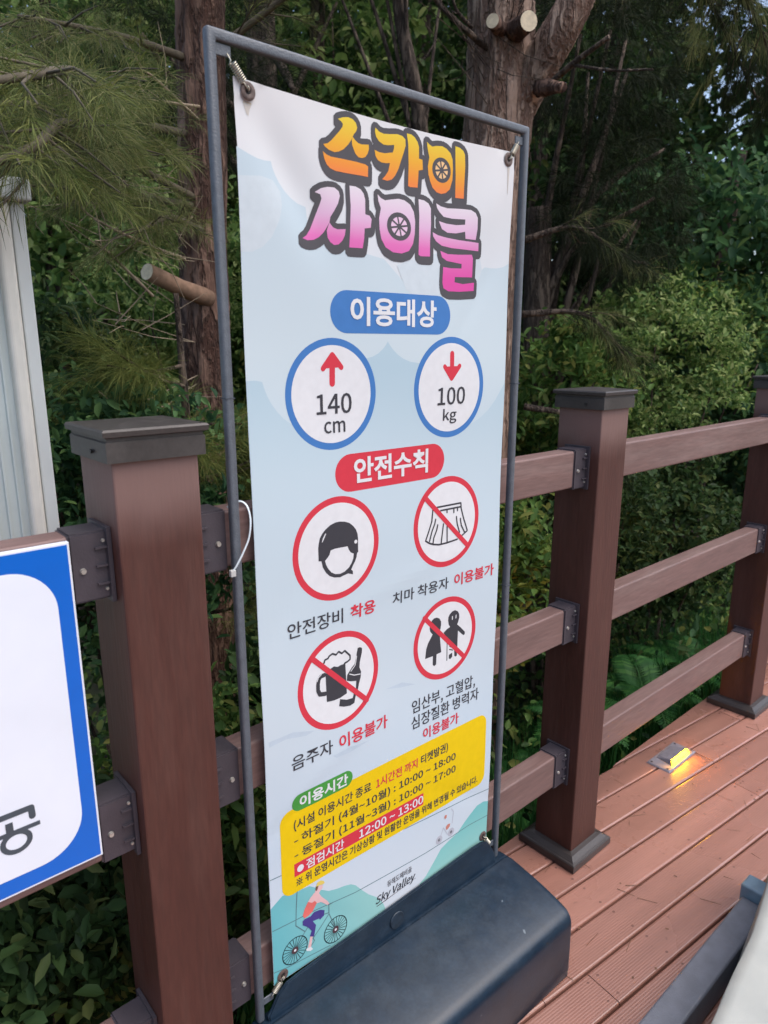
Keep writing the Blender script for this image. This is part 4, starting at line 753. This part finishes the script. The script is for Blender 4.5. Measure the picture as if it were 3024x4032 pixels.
# ------------------------------------------------------------------ vegetation
PT = {
'trunk1': [(0.922, 1.677, 3.069), (0.905, 1.686, 2.706), (0.885, 1.697, 2.156), (0.869, 1.706, 1.66), (0.85, 1.715, 0.983), (0.81, 1.735, -0.089)] ,
'stub': [(0.849, 1.637, 1.647), (0.557, 1.522, 1.719)] ,
'B1': [(0.828, 1.671, 2.493), (0.624, 1.602, 2.475), (0.359, 1.386, 2.384), (0.111, 1.153, 2.276)] ,
'B2': [(0.821, 1.674, 2.238), (0.566, 1.518, 2.189), (0.258, 1.21, 2.083), (0.025, 0.866, 1.992), (-0.15, 0.602, 1.891)] ,
'B3': [(0.835, 1.667, 2.086), (0.604, 1.501, 2.149), (0.403, 1.262, 2.172), (0.264, 1.101, 2.145)] ,
'B4': [(0.838, 1.665, 2.013), (0.596, 1.505, 2.033), (0.33, 1.183, 2.002), (0.098, 0.842, 1.9), (-0.069, 0.581, 1.823)] ,
'B5': [(0.837, 1.666, 1.988), (0.597, 1.559, 1.967), (0.309, 1.298, 1.906), (0.114, 1.048, 1.865)] ,
'B6': [(0.855, 1.656, 1.897), (0.6, 1.393, 1.885), (0.385, 1.161, 1.794)] ,
'T1': [(0.837, 1.609, 2.274), (0.616, 1.495, 2.34), (0.524, 1.427, 2.322)] ,
'T2': [(0.84, 1.608, 2.32), (0.612, 1.498, 2.27), (0.406, 1.368, 2.229)] ,
'T3': [(0.633, 1.377, 1.754), (0.461, 1.346, 1.794), (0.304, 1.3, 1.841), (0.217, 1.224, 1.883)] ,
'T4': [(0.489, 1.334, 1.624), (0.356, 1.281, 1.724), (0.27, 1.206, 1.762)] ,
'trunk2': [(1.909, 1.133, 3.277), (1.92, 1.12, 2.969), (1.935, 1.103, 2.711), (1.932, 1.106, 2.338), (1.909, 1.132, 1.943), (1.894, 1.15, 1.44), (1.894, 1.15, 0.718)] ,
'fork': [(1.972, 1.057, 2.405), (1.985, 0.959, 2.535), (1.999, 0.858, 2.655), (2.04, 0.799, 2.802), (2.092, 0.721, 3.056)] ,
'br1': [(1.948, 0.925, 2.428), (1.941, 0.766, 2.49), (1.928, 0.606, 2.533)] ,
'tw1': [(1.941, 0.766, 2.49), (1.936, 0.593, 2.426), (1.922, 0.423, 2.381)] ,
'br2': [(1.831, 1.07, 2.594), (1.684, 1.085, 2.64), (1.61, 1.162, 2.736), (1.49, 1.139, 2.783)] ,
'br3': [(1.744, 1.093, 2.658), (1.665, 1.105, 2.703), (1.652, 1.119, 2.78)] ,
'stub2': [(1.953, 0.919, 2.453), (1.884, 0.761, 2.402)] ,
'kn1': [(1.887, 1.004, 2.653), (1.827, 0.886, 2.641)] ,
'kn2': [(1.858, 1.038, 2.656), (1.742, 0.989, 2.65)] ,
't3': [(2.835, 2.755, 3.965), (2.871, 2.723, 3.487), (2.913, 2.683, 3.225), (2.959, 2.64, 2.928), (3.02, 2.579, 2.219), (3.08, 2.519, 0.975)] ,
't4': [(2.185, 3.252, 4.057), (2.168, 3.263, 3.412), (2.165, 3.265, 2.776), (2.132, 3.286, 0.98)] ,
't5': [(2.847, 1.561, 2.205), (2.854, 1.552, 1.74), (2.863, 1.54, 1.168), (2.891, 1.501, -0.095)] ,
't6': [(4.741, 1.937, 2.963), (4.814, 1.801, 2.31), (4.871, 1.687, 1.972)] ,

}
M_bark = bark('pine_bark', lin(102,72,60), lin(146,116,100), 30)
M_bark_p = bark('forked_pine_bark', lin(148,120,104), lin(178,152,134), 26)
M_bark2 = bark('bark_grey', lin(84,70,60), lin(116,100,86), 40)
M_bough = mat('bough_bark', lin(82,74,60), .85, .3, 40, .4, 90)
M_peeled = mat('peeled_stub', lin(140,112,92), .85, .25, 30, .4, 60, (1,1,1))
M_twig = mat('dry_twig', lin(150,134,114), .85, .25, 20)
M_cut = mat('cut_wood', lin(222,206,176), .8, .15, 60)
G = lambda *c: [tuple(lin(*q)[:3]) for q in c]
M_needle = island('pine_needles', G((66,80,48),(96,106,64),(118,124,78),(136,132,92)), .6, .45)
M_needle_d = island('pine_needles_dark', G((20,29,18),(32,42,25),(50,56,34)), .75, .25)
M_needle_y = island('pine_needles_yellow', G((78,92,46),(104,114,58),(128,130,74)), .6, .3)
M_leaf_d = island('leaves_dark', G((38,56,34),(52,76,44),(68,94,54),(90,100,58)), .5, .42)
M_leaf_m = island('leaves_mid', G((60,90,46),(84,116,60),(108,138,72),(138,140,78)), .45, .45)
M_leaf_l = island('leaves_light', G((60,90,48),(90,120,64),(128,154,86),(172,184,122)), .45, .45)
M_leaf_b = island('leaves_blue_green', G((42,72,50),(60,94,62),(80,116,74),(96,124,72)), .5, .42)
M_fern = island('fern_fronds', G((44,92,48),(60,112,58),(84,132,66)), .45, .35)

def leaves(n_arr, size, aspect=0.55, droop=0.3, flatn=0.7):
    """n_arr: centres (n,3) -> diamond leaves with a fold (verts, tris)"""
    n = len(n_arr); d = rng.normal(size=(n,3)); d[:,2] -= droop; d /= np.linalg.norm(d, axis=1)[:,None]
    up = rng.normal(size=(n,3))*(1-flatn)+np.array([0,0,1.0])*flatn; s = np.cross(d, up); s /= np.linalg.norm(s, axis=1)[:,None]+1e-9
    nn = np.cross(s, d); L = size*rng.uniform(.6, 1.35, n)[:,None]; wd = L*aspect*.5
    a = n_arr-d*L*.5; c = n_arr+d*L*.5-nn*L*.10; g1 = nn*wd*.35
    b1 = n_arr-s*wd*.85+g1-d*L*.22; b2 = n_arr-s*wd*.8+g1+d*L*.16; e1 = n_arr+s*wd*.85+g1-d*L*.22; e2 = n_arr+s*wd*.8+g1+d*L*.16
    V = np.stack([a,b1,b2,c,e2,e1], 1).reshape(-1,3); k = np.arange(n)*6
    return V, np.concatenate([np.stack([k,k+3,k+2,k+1],1), np.stack([k,k+5,k+4,k+3],1)])
def clumps(center, rad, nclump, per, cs):
    """leaf centres gathered in clumps spread through an ellipsoid's volume"""
    u = rng.normal(size=(nclump,3)); u /= np.linalg.norm(u, axis=1)[:,None]; r = rng.uniform(.25, 1, nclump)**.45
    c = np.asarray(center)+u*r[:,None]*np.asarray(rad)
    p = np.repeat(c, per, axis=0)+rng.normal(size=(nclump*per,3))*cs*np.array([1,1,.6])
    return p
def tufts(points, dirs, n=46, L=0.10, wd=0.0012, spread=.5, droop=.45):
    """sprays of long needles"""
    P = np.repeat(np.asarray(points), n, axis=0); D = np.repeat(np.asarray(dirs), n, axis=0)
    P = P+D*rng.uniform(-.05, .05, (len(P),1))
    d = D+rng.normal(size=P.shape)*spread; d[:,2] -= droop; d /= np.linalg.norm(d, axis=1)[:,None]
    s = np.cross(d, rng.normal(size=P.shape)); s /= np.linalg.norm(s, axis=1)[:,None]+1e-9
    l = L*rng.uniform(.6, 1.25, (len(P),1)); mid = P+d*l*.55; tip = P+d*l; tip[:,2] -= .12*l[:,0]
    V = np.stack([P, mid-s*wd*.5, tip, mid+s*wd*.5], 1).reshape(-1,3); k = np.arange(len(P))*4
    return V, np.stack([k,k+1,k+2,k+3],1)
def merge(parts):
    V, Fc, o = [], [], 0
    for v, f in parts: V.append(v); Fc.append(np.asarray(f)+o); o += len(v)
    return np.concatenate(V), np.concatenate(Fc)
def trunk_mesh(name, pts, r0, r1, m, parent, sides=22, n=10, jit=.05, sub=None):
    P = smooth_path(pts, n*3); R = np.linspace(r0, r1, len(P))
    sides = int(sides*1.6); V, f = tube_arrays(P, R, sides, .012); C_ = np.repeat(P, sides, axis=0); dv = V-C_; ph = rng.uniform(0, 6, 6)
    th = np.tile(np.arange(sides)*2*np.pi/sides, len(P)); zz = C_[:,2]
    g = .5*np.sin(th*5+ph[0]+zz*1.3)+.5*np.sin(th*9+ph[1]-zz*2.2+1.5*np.sin(zz*5+ph[2]))+.6*np.sin(th*3+zz*4.1+ph[3])*np.sin(zz*7+ph[4])
    V = C_+dv*(1+jit*g)[:,None]; return pyobj(name, V, f, m, parent, True)
def bough_tufts(paths, start=.3, step=.03, side=.16, n=46, L=.10, spread=.75, twigs=True):
    """tufts along boughs and along short side twigs"""
    pp, dd, tw = [], [], []
    for pts in paths:
        P = smooth_path(pts, 14); T = np.gradient(P, axis=0); T /= np.linalg.norm(T, axis=1)[:,None]
        seg = np.linalg.norm(np.diff(P, axis=0), axis=1); cum = np.concatenate([[0], np.cumsum(seg)])
        s = cum[-1]*start
        while s < cum[-1]:
            i = min(np.searchsorted(cum, s), len(P)-1); sd = np.cross(T[i], [0,0,1.0]); sd /= np.linalg.norm(sd)+1e-9
            for sg in (-1, 1):
                ln = side*rng.uniform(.4, 1.5); d = T[i]*.8+sd*sg*rng.uniform(.3,1)+np.array([0,0,rng.uniform(-.5,.25)]); d /= np.linalg.norm(d)
                e = P[i]+d*ln; tw.append((P[i], e))
                for q in (.55, 1.0): pp.append(P[i]+d*ln*q+rng.normal(size=3)*.01); dd.append(d)
            pp.append(P[i]); dd.append(T[i]); s += step*rng.uniform(.6, 1.6)
    return np.array(pp), np.array(dd), tw
def twig_mesh(name, tw, r, m, parent, sides=5):
    Vs, Fs, o = [], [], 0
    for a, b in tw:
        mid = (np.asarray(a)+np.asarray(b))/2+rng.normal(size=3)*.01
        V, f = tube_arrays([a, mid, b], [r, r*.75, r*.4], sides, cap=False); Vs.append(V); Fs += [tuple(i+o for i in q) for q in f]; o += len(V)
    return pyobj(name, np.concatenate(Vs), Fs, m, parent, True)

def place(root, objs):
    for o in objs: o.location = -Vector(root.location)

def build_left_pine():
    gz = float(ground_z(.81, 1.73)); root = empty('pine_tree', (.80, 1.735, gz)); tag(root, 'slim reddish pine trunk with a sawn branch stub and boughs hanging over the left', 'pine tree')
    objs = [trunk_mesh('trunk', [(.98,1.64,4.6),(.95,1.66,3.7)]+PT['trunk1']+[(.80,1.735,gz-.1)], .075, .105, M_bark, root, 24, 10, .07)]
    a, b = np.array(PT['stub'])
    st = tube('branch_stub', [a, a+(b-a)*.5+np.array([0,0,-.005]), b], [.036,.031,.030], M_peeled, root, 16, .03); objs.append(st)
    d = (b-a)/np.linalg.norm(b-a); u = np.cross(d, [0,0,1.0]); u /= np.linalg.norm(u); w_ = np.cross(u, d)
    V = [b+d*.001]+[b+d*.001+.0285*(math.cos(t)*u+math.sin(t)*w_) for t in np.linspace(0, 2*math.pi, 18, endpoint=False)]
    cf = pyobj('sawn_face', V, [(0, 1+k, 1+(k+1) % 18) for k in range(18)], M_cut, root); objs.append(cf)
    paths = [PT[k] for k in ('B1','B2','B3','B4','B5','B6')]+[[(.40,1.26,2.17),(.10,.75,2.04),(-.08,.45,1.92),(-.25,.37,1.84)], [(.33,1.18,2.0),(.05,.70,1.92),(-.10,.43,1.80),(-.22,.37,1.73)]]
    paths += [[(.93,1.67,2.95),(.66,1.45,3.0),(.42,1.15,2.9),(.2,.85,2.75)], [(.92,1.67,2.75),(.70,1.35,2.7),(.55,1.0,2.6)], [(.90,1.68,2.5),(1.15,1.40,2.72),(1.35,1.15,2.85)]]
    for i, p in enumerate(paths): objs.append(tube('bough', smooth_path(p, 6), np.linspace(.015, .005, 6*(len(p)-1)+1), M_bough, root, 7, .05))
    pp, dd, tw = bough_tufts(paths, .20, .072, .18)
    objs.append(twig_mesh('twigs', tw, .0034, M_bough, root)); objs[-1]['kind'] = 'stuff'
    h = rng.random(len(pp)); v1_ = tufts(pp[h < .72], dd[h < .72], 54, .078, .0015, .5, .08); v2 = tufts(pp[h >= .72], dd[h >= .72], 48, .075, .0015, .5, .08)
    objs.append(npobj('crown', *v1_, M_needle, root)); objs[-1]['kind'] = 'stuff'
    objs.append(npobj('crown', *v2, M_needle_y, root)); objs[-1]['kind'] = 'stuff'
    # bare grey twigs on the lower trunk
    dead = [PT[k] for k in ('T1','T2','T3','T4')]
    for p in dead: objs.append(tube('dead_twig', smooth_path(p, 6), np.linspace(.006, .0022, 6*(len(p)-1)+1), M_twig, root, 6, .08))
    tw = []
    for p in dead:
        P = smooth_path(p, 6)
        for i in range(4, len(P), 2): e = P[i]+rng.normal(size=3)*.09; tw.append((P[i], e))
    for k in range(20):
        z = rng.uniform(1.0, 2.2); s = np.array([.85,1.70,z]); e = s+np.array([rng.uniform(-.75,-.1), rng.uniform(-.5,.2), rng.uniform(-.15,.3)]); tw.append((s, e))
        for q in range(3): m_ = s+(e-s)*rng.uniform(.3,1); tw.append((m_, m_+rng.normal(size=3)*.10))
    objs.append(twig_mesh('dead_twigs', tw, .0022, M_twig, root)); objs[-1]['kind'] = 'stuff'
    place(root, objs)
build_left_pine()

def build_forked_pine():
    gz = float(ground_z(1.89,1.15)); root = empty('pine_tree', (1.89,1.15,gz)); tag(root, 'thick forked pine trunk with sawn knots rising behind the upper right of the banner', 'pine tree')
    objs = [trunk_mesh('trunk', [(1.86,1.18,5.2),(1.89,1.15,4.1)]+PT['trunk2']+[(1.89,1.15,gz-.1)], .095, .175, M_bark_p, root, 28, 10, .05)]
    objs.append(trunk_mesh('fork', PT['fork']+[(2.15,.6,3.5)], .085, .05, M_bark_p, root, 20, 8, .05))
    for k, r0, r1 in (('br1',.014,.009),('tw1',.006,.0035),('br2',.013,.006),('br3',.008,.004),('stub2',.03,.02)):
        objs.append(tube('branch', smooth_path(PT[k], 6), np.linspace(r0, r1, 6*(len(PT[k])-1)+1), M_bark2 if k != 'stub2' else M_bark, root, 8, .08))
    for k, r in (('kn1',.036),('kn2',.026)):
        a, b = np.array(PT[k]); objs.append(tube('knot', [a,(a+b)/2,b], [r*1.2,r*1.05,r], M_bark, root, 16, .04))
        d = (b-a)/np.linalg.norm(b-a); u = np.cross(d,[0,0,1.0]); u /= np.linalg.norm(u); w_ = np.cross(u,d)
        V = [b+d*.001]+[b+d*.001+r*.94*(math.cos(t)*u+math.sin(t)*w_) for t in np.linspace(0,2*math.pi,18,endpoint=False)]
        objs.append(pyobj('sawn_face', V, [(0,1+q,1+(q+1) % 18) for q in range(18)], M_cut, root))
    paths = [[(1.98,.86,2.95),(2.3,.70,3.05),(2.7,.62,2.85),(3.1,.55,2.55)], [(2.08,.74,3.05),(2.25,.50,2.95),(2.55,.40,2.75),(2.8,.35,2.5)], [(2.12,.65,3.3),(2.35,.55,3.25),(2.6,.55,3.15)], [(1.9,1.14,3.3),(1.6,.9,3.3),(1.35,.75,3.15)], [(1.9,1.12,3.1),(2.2,1.2,3.2),(2.6,1.15,3.15)],
             [(2.0,1.02,1.9),(2.15,.85,1.95),(2.3,.72,1.85)], [(2.01,1.01,1.6),(2.2,.82,1.6),(2.35,.7,1.45)], [(2.03,.98,1.2),(2.2,.8,1.15),(2.3,.68,1.0)], [(1.92,1.12,2.9),(1.6,1.3,3.0),(1.3,1.5,3.0),(1.0,1.6,2.95)]]
    for p in paths: objs.append(tube('bough', smooth_path(p, 6), np.linspace(.016,.004,6*(len(p)-1)+1), M_bark2, root, 7, .05))
    pp, dd, tw = bough_tufts(paths, .3, .05, .16)
    objs.append(twig_mesh('twigs', tw, .003, M_bark2, root)); objs[-1]['kind'] = 'stuff'
    h = rng.random(len(pp)); objs.append(npobj('crown', *tufts(pp[h < .7], dd[h < .7], 46, .10, .0016, .55, .4), M_needle_d, root)); objs[-1]['kind'] = 'stuff'
    objs.append(npobj('crown', *tufts(pp[h >= .7], dd[h >= .7], 44, .10, .0016, .55, .4), M_needle, root)); objs[-1]['kind'] = 'stuff'
    tw = []
    for k in range(26):
        z = rng.uniform(2.3,3.2); s = np.array([1.93,1.1,z]); e = s+np.array([rng.uniform(-.7,-.1),rng.uniform(-.4,.1),rng.uniform(0,.35)]); tw.append((s,e))
        for q in range(2): m_ = s+(e-s)*rng.uniform(.4,1); tw.append((m_, m_+rng.normal(size=3)*.10))
    objs.append(twig_mesh('dead_twigs', tw, .0025, M_bark2, root)); objs[-1]['kind'] = 'stuff'
    place(root, objs)
build_forked_pine()

def simple_tree(name, label, pts, r0, r1, crowns, mat_l, leaf, nclump, per, cs, needle=False, group=None, bark=None):
    base = np.array(pts[-1]); gz = float(ground_z(base[0], base[1])); root = empty(name, (float(base[0]), float(base[1]), gz)); tag(root, label, 'pine tree' if needle else 'tree', group)
    objs = [trunk_mesh('trunk', list(pts)+[(base[0], base[1], gz-.15)], r0, r1, bark or M_bark2, root, 14, 8, .06)]
    top = np.array(pts[0]); parts = []
    for c, rad in crowns:
        if not needle: parts.append(leaves(clumps(c, rad, nclump, per, cs), leaf))
        else:
            u = rng.normal(size=(nclump,3)); u /= np.linalg.norm(u, axis=1)[:,None]; pc = np.array(c)+u*(rng.uniform(.2,1,nclump)**.5)[:,None]*np.array(rad)
            parts.append(tufts(pc, u*.6+np.array([0,0,-.1]), per, leaf, .003, .8, .4))
        a = np.array(pts[min(1, len(pts)-1)]); ends = np.array(c)+rng.normal(size=(5,3))*np.array(rad)*.4
        for e in ends:
            s = a+(np.array(pts[-1])-a)*rng.uniform(0,.45); objs.append(tube('limb', smooth_path([s, (s+e)/2+rng.normal(size=3)*.08, e], 5), np.linspace(r0*.45, r0*.12, 11), bark or M_bark2, root, 6, .05))
    o = npobj('crown', *merge(parts), mat_l, root); o['kind'] = 'stuff'; objs.append(o); place(root, objs)
simple_tree('pine_tree', 'thin bare grey trunk leaning behind the middle of the banner top', PT['t3'], .04, .055, [((2.7,2.9,4.4),(1.0,.8,.7))], M_needle_d, .13, 320, 40, 0, True)
simple_tree('pine_tree', 'dark pine trunk behind the upper left corner of the banner frame', PT['t4'], .085, .11, [((2.1,3.3,4.3),(1.1,.9,.9)), ((1.5,3.0,2.9),(.7,.6,.5))], M_needle_d, .13, 260, 40, 0, True)
simple_tree('pine_tree', 'dim pine trunk just right of the banner frame above the fence', PT['t5'], .07, .09, [((3.1,1.45,3.0),(.8,.5,.45)), ((3.3,1.3,2.2),(.6,.35,.5))], M_needle_d, .12, 260, 42, 0, True)

def build_young_pine():
    x, y = .50, 1.12; gz = float(ground_z(x, y)); root = empty('young_pine', (x, y, gz)); tag(root, 'young pine with yellowish needles showing above the left post', 'pine tree')
    objs = [trunk_mesh('trunk', [(.46,1.10,1.62),(.48,1.12,1.0),(x,y,gz-.1)], .008, .022, M_bark2, root, 10, 6, .04)]
    paths = []
    for k in range(15):
        z = rng.uniform(.55, 1.5); a = rng.uniform(0, 6.28); L = rng.uniform(.25,.5); s0 = np.array([.48,1.11,z]); e = s0+np.array([math.cos(a)*L, math.sin(a)*L*.8, rng.uniform(.0,.16)]); paths.append([s0, (s0+e)/2+np.array([0,0,-.02]), e])
    for p in paths: objs.append(tube('branch', smooth_path(p, 5), np.linspace(.007,.003,11), M_bark2, root, 6))
    pp, dd, tw = bough_tufts(paths, .35, .06, .09); objs.append(npobj('crown', *tufts(pp, dd, 60, .11, spread=.6, droop=.1), M_needle_y, root)); objs[-1]['kind'] = 'stuff'; place(root, objs)
build_young_pine()

# broadleaf trees further back
def pol(az, d, z): a = math.radians(az); return (-0.5153+d*math.sin(a), -0.9559+d*math.cos(a), z)
trees = [ # az, dist, height, crown radius, material, label
 (17, 5.6, 4.6, 1.1, M_leaf_l, 'broadleaf tree with mid green leaves behind the boughs at the far left'),
 (27, 6.8, 5.6, 1.3, M_leaf_m, 'dark broadleaf tree behind the slim pine trunk'),
 (36, 6.4, 5.2, 1.3, M_leaf_l, 'green tree behind the top left of the banner'),
 (44, 7.2, 6.0, 1.5, M_leaf_d, 'dark tree seen over the middle of the banner frame'),
 (53, 6.6, 5.4, 1.4, M_leaf_d, 'dark tree behind the forked pine'),
 (58, 7.4, 6.2, 1.5, M_leaf_d, 'tall dark tree filling the upper right'),
 (66, 6.2, 2.9, 1.1, M_leaf_b, 'blue green tree above the right fence post'),
 (74, 7.5, 6.4, 1.4, M_leaf_d, 'dark tree at the right edge beside the gap of sky')]
for az, d, h, cr, m, lab in trees:
    bx, by, _ = pol(az, d, 0); g = float(ground_z(bx, by))
    simple_tree('broadleaf_tree', lab, [(bx+.15, by, h), (bx+.05, by+.05, h*.5), (bx, by, g+.4)], .05, .12, [((bx, by, h*.72), (cr, cr*.8, h*.30)), ((bx+.3, by-.3, h*.36), (cr*.8, cr*.7, h*.2))], m, .085, 190, 26, .13, group='trees in the wood behind the fence')

def shrub(label, c, rad, m, n=150, per=52, leaf=.036, cs=.045, name='shrub'):
    gz = float(ground_z(c[0], c[1])); root = empty(name, (c[0], c[1], gz)); tag(root, label, 'shrub', 'shrubs behind the fence')
    objs = []
    for k in range(6):
        e = np.array(c)+rng.normal(size=3)*np.array(rad)*.45; objs.append(tube('stem', smooth_path([(c[0]+rng.normal()*.03, c[1]+rng.normal()*.03, gz-.03), ((c[0]+e[0])/2, (c[1]+e[1])/2, gz+(e[2]-gz)*.6), e], 5), np.linspace(.010,.004,11), M_bark2, root, 6))
    o = npobj('foliage', *merge([leaves(clumps(c, rad, int(n*.7), per, cs), leaf), leaves(clumps(c, rad, int(n*.25), per//2, cs*1.3), leaf*1.25, .4)]), m, root); o['kind'] = 'stuff'; objs.append(o); place(root, objs)
shrubs = [ ('bright green leafy bush above the right stretch of fence', (3.55,1.15,1.35), (.75,.45,.55), M_leaf_l, 190),
 ('mid green bush right of the banner at cap height', (2.55,1.15,1.15), (.45,.35,.45), M_leaf_m, 150),
 ('large mid green bush by the right fence post', (4.6,1.5,1.5), (.9,.6,.6), M_leaf_m, 190),
 ('pale green bush low behind the middle rails', (1.55,.75,.55), (.28,.22,.45), M_leaf_m, 120),
 ('dark bush between the middle and right posts', (2.35,.80,.55), (.55,.30,.45), M_leaf_d, 170),
 ('dark bush behind the lower right rails', (3.2,.85,.45), (.6,.35,.5), M_leaf_d, 170),
 ('dark blue green bush behind the left post', (.25,1.15,.95), (.45,.35,.45), M_leaf_b, 170),
 ('dark bush below the left pine boughs', (.05,1.9,1.15), (.6,.5,.6), M_leaf_d, 170),
 ('green bush low between the left post and the banner', (.10,.42,.30), (.20,.16,.42), M_leaf_m, 130),
 ('dark bush behind the foot of the banner', (.75,.75,.35), (.5,.25,.4), M_leaf_d, 140),
 ('bright yellow green bush peeping out behind the slim pine trunk', (1.35,2.6,1.9), (.6,.5,.5), M_leaf_l, 150),
 ('dark bush under the notice panel', (-.22,.30,.22), (.30,.10,.42), M_leaf_d, 150),
 ('green bush between the notice panel and the left post foot', (-.06,.34,.12), (.16,.10,.38), M_leaf_m, 90)]
for k, (lab, c, rad, m, n) in enumerate(shrubs): lf = (.034,.046,.038,.042)[k % 4]; shrub(lab, c, rad, m, int(n*(.036/lf)**.8), 52, lf)

def fern(loc, size, label, nf=9):
    root = empty('fern', loc); tag(root, label, 'fern', 'ferns behind the fence')
    V, Fc = [], []
    for k in range(nf):
        a = 2*math.pi*k/nf+rng.uniform(-.3,.3); el = rng.uniform(.5,1.05); L = size*rng.uniform(.75,1.2)
        P = []
        for t in np.linspace(0,1,16): r = L*t; P.append(np.array([math.cos(a)*r*math.cos(el), math.sin(a)*r*math.cos(el), L*(math.sin(el)*t-.75*t*t*.8)]))
        P = np.array(P); sd = np.array([-math.sin(a), math.cos(a), 0])
        for i in range(1, 16):
            ll = L*.26*math.sin(math.pi*min(1,(i/15)**.7*.95+.05)); T = P[i]-P[i-1]; T /= np.linalg.norm(T)
            for sg in (-1,1):
                for hf in (0,.5):
                    o = P[i]-(P[i]-P[i-1])*hf; e = o+sd*sg*ll+T*ll*.35+np.array([0,0,-.12*ll]); q = len(V)
                    V += [o-T*L*.012, o+sd*sg*ll*.5+T*(L*.026+ll*.15), e, o+sd*sg*ll*.5-T*(L*.010-ll*.15)]; Fc.append((q,q+1,q+2,q+3))
        q = len(V)
        for i in range(16): V += [P[i]-sd*.002, P[i]+sd*.002]
        for i in range(15): Fc.append((q+2*i,q+2*i+1,q+2*i+3,q+2*i+2))
    pyobj('fronds', V, Fc, M_fern, root)
fl = [((1.95,.52,-.15),.42,'large fern behind the second rail right of the middle post'), ((2.45,.50,-.2),.40,'fern low behind the right rails near the deck light'), ((1.62,.42,-.3),.38,'fern just behind the middle post'), ((2.95,.55,-.2),.42,'fern in front of the right post foot'),
      ((.32,.36,-.35),.40,'fern between the left post and the banner foot'), ((-.12,.34,-.4),.38,'fern under the notice panel beside the left post'), ((.62,.40,-.4),.4,'fern hidden behind the banner foot'), ((1.22,.36,-.35),.36,'small fern beside the banner base behind the middle post'), ((-.45,.42,-.4),.38,'fern at the left edge under the notice panel')]
for l, s, lab in fl: fern(l, s, lab)

def build_undergrowth():
    n = 5200; x = rng.uniform(-1.2, 8.5, n); y = .30+rng.gamma(1.6, 1.1, n); y = np.clip(y, .3, 9)
    h = rng.uniform(0, 1, n)**1.6*.55; c = np.stack([x, y, ground_z(x,y)+h], 1)
    for nm, sl, m, leaf in (('undergrowth', slice(0,2200), M_leaf_d, .06), ('undergrowth', slice(2200,4200), M_leaf_m, .055), ('undergrowth', slice(4200,5200), M_leaf_b, .06)):
        p = np.repeat(c[sl], 9, axis=0); p = p+rng.normal(size=p.shape)*np.array([.10,.10,.06]); p[:,1] = np.maximum(p[:,1], .20)
        o = npobj(nm, *leaves(p, leaf), m); tag(o, 'low leafy undergrowth covering the slope behind the fence', 'undergrowth', kind='stuff')
    # grass blades by the deck edge
    n = 5200; x = rng.uniform(-.8, 3.6, n); y = rng.uniform(.19, .75, n); z = ground_z(x,y); L = rng.uniform(.22,.62,n)
    d = np.stack([rng.normal(size=n)*.28, rng.normal(size=n)*.2+.05, np.ones(n)],1); d /= np.linalg.norm(d,axis=1)[:,None]
    P = np.stack([x,y,z],1); T = P+d*L[:,None]; T[:,1] = np.maximum(T[:,1], .17); s = np.stack([np.cos(x*99),np.sin(x*99),0*x],1)*.0032
    M1 = P+d*L[:,None]*.6-s; M2 = P+d*L[:,None]*.6+s
    V = np.stack([P,M1,T,M2],1).reshape(-1,3); k = np.arange(n)*4
    o = npobj('grass', V, np.concatenate([np.stack([k,k+1,k+2],1), np.stack([k,k+2,k+3],1)]), M_fern); tag(o, 'long grass growing along the edge of the deck', 'grass', kind='stuff')
build_undergrowth()

def build_far_wood():
    """the wood behind: a deep mass of leaves with a few openings to the sky"""
    nc = 7600; az = np.radians(rng.uniform(4, 80, nc)); d = rng.uniform(8.0, 16.0, nc); z = rng.uniform(-1.0, 1, nc)
    aD = np.degrees(az); top = 7.9+1.2*np.sin(aD*.35)-5.2*np.exp(-((aD-65)/3.0)**2)-2.2*np.exp(-((aD-37)/1.8)**2)-2.0*np.exp(-((aD-15)/2)**2)   # the treeline dips in places
    hz = rng.uniform(-.35, 1, nc); z = np.where(hz < 0, hz*2.5, hz**.9*top*(d/11.0))
    c = np.stack([-.5153+d*np.sin(az), -.9559+d*np.cos(az), z], 1)
    h = rng.random(len(c))
    for lo, hi, m in ((0,.62,M_leaf_d),(.62,.88,M_leaf_b),(.88,1,M_leaf_m)):
        cc = c[(h >= lo) & (h < hi)]; p = np.repeat(cc, 16, axis=0); p = p+rng.normal(size=p.shape)*np.array([.32,.32,.22])
        o = npobj('distant_wood', *leaves(p, .18), m); tag(o, 'dark mass of leaves of the wood far behind the trees', 'wood', kind='stuff')
build_far_wood()
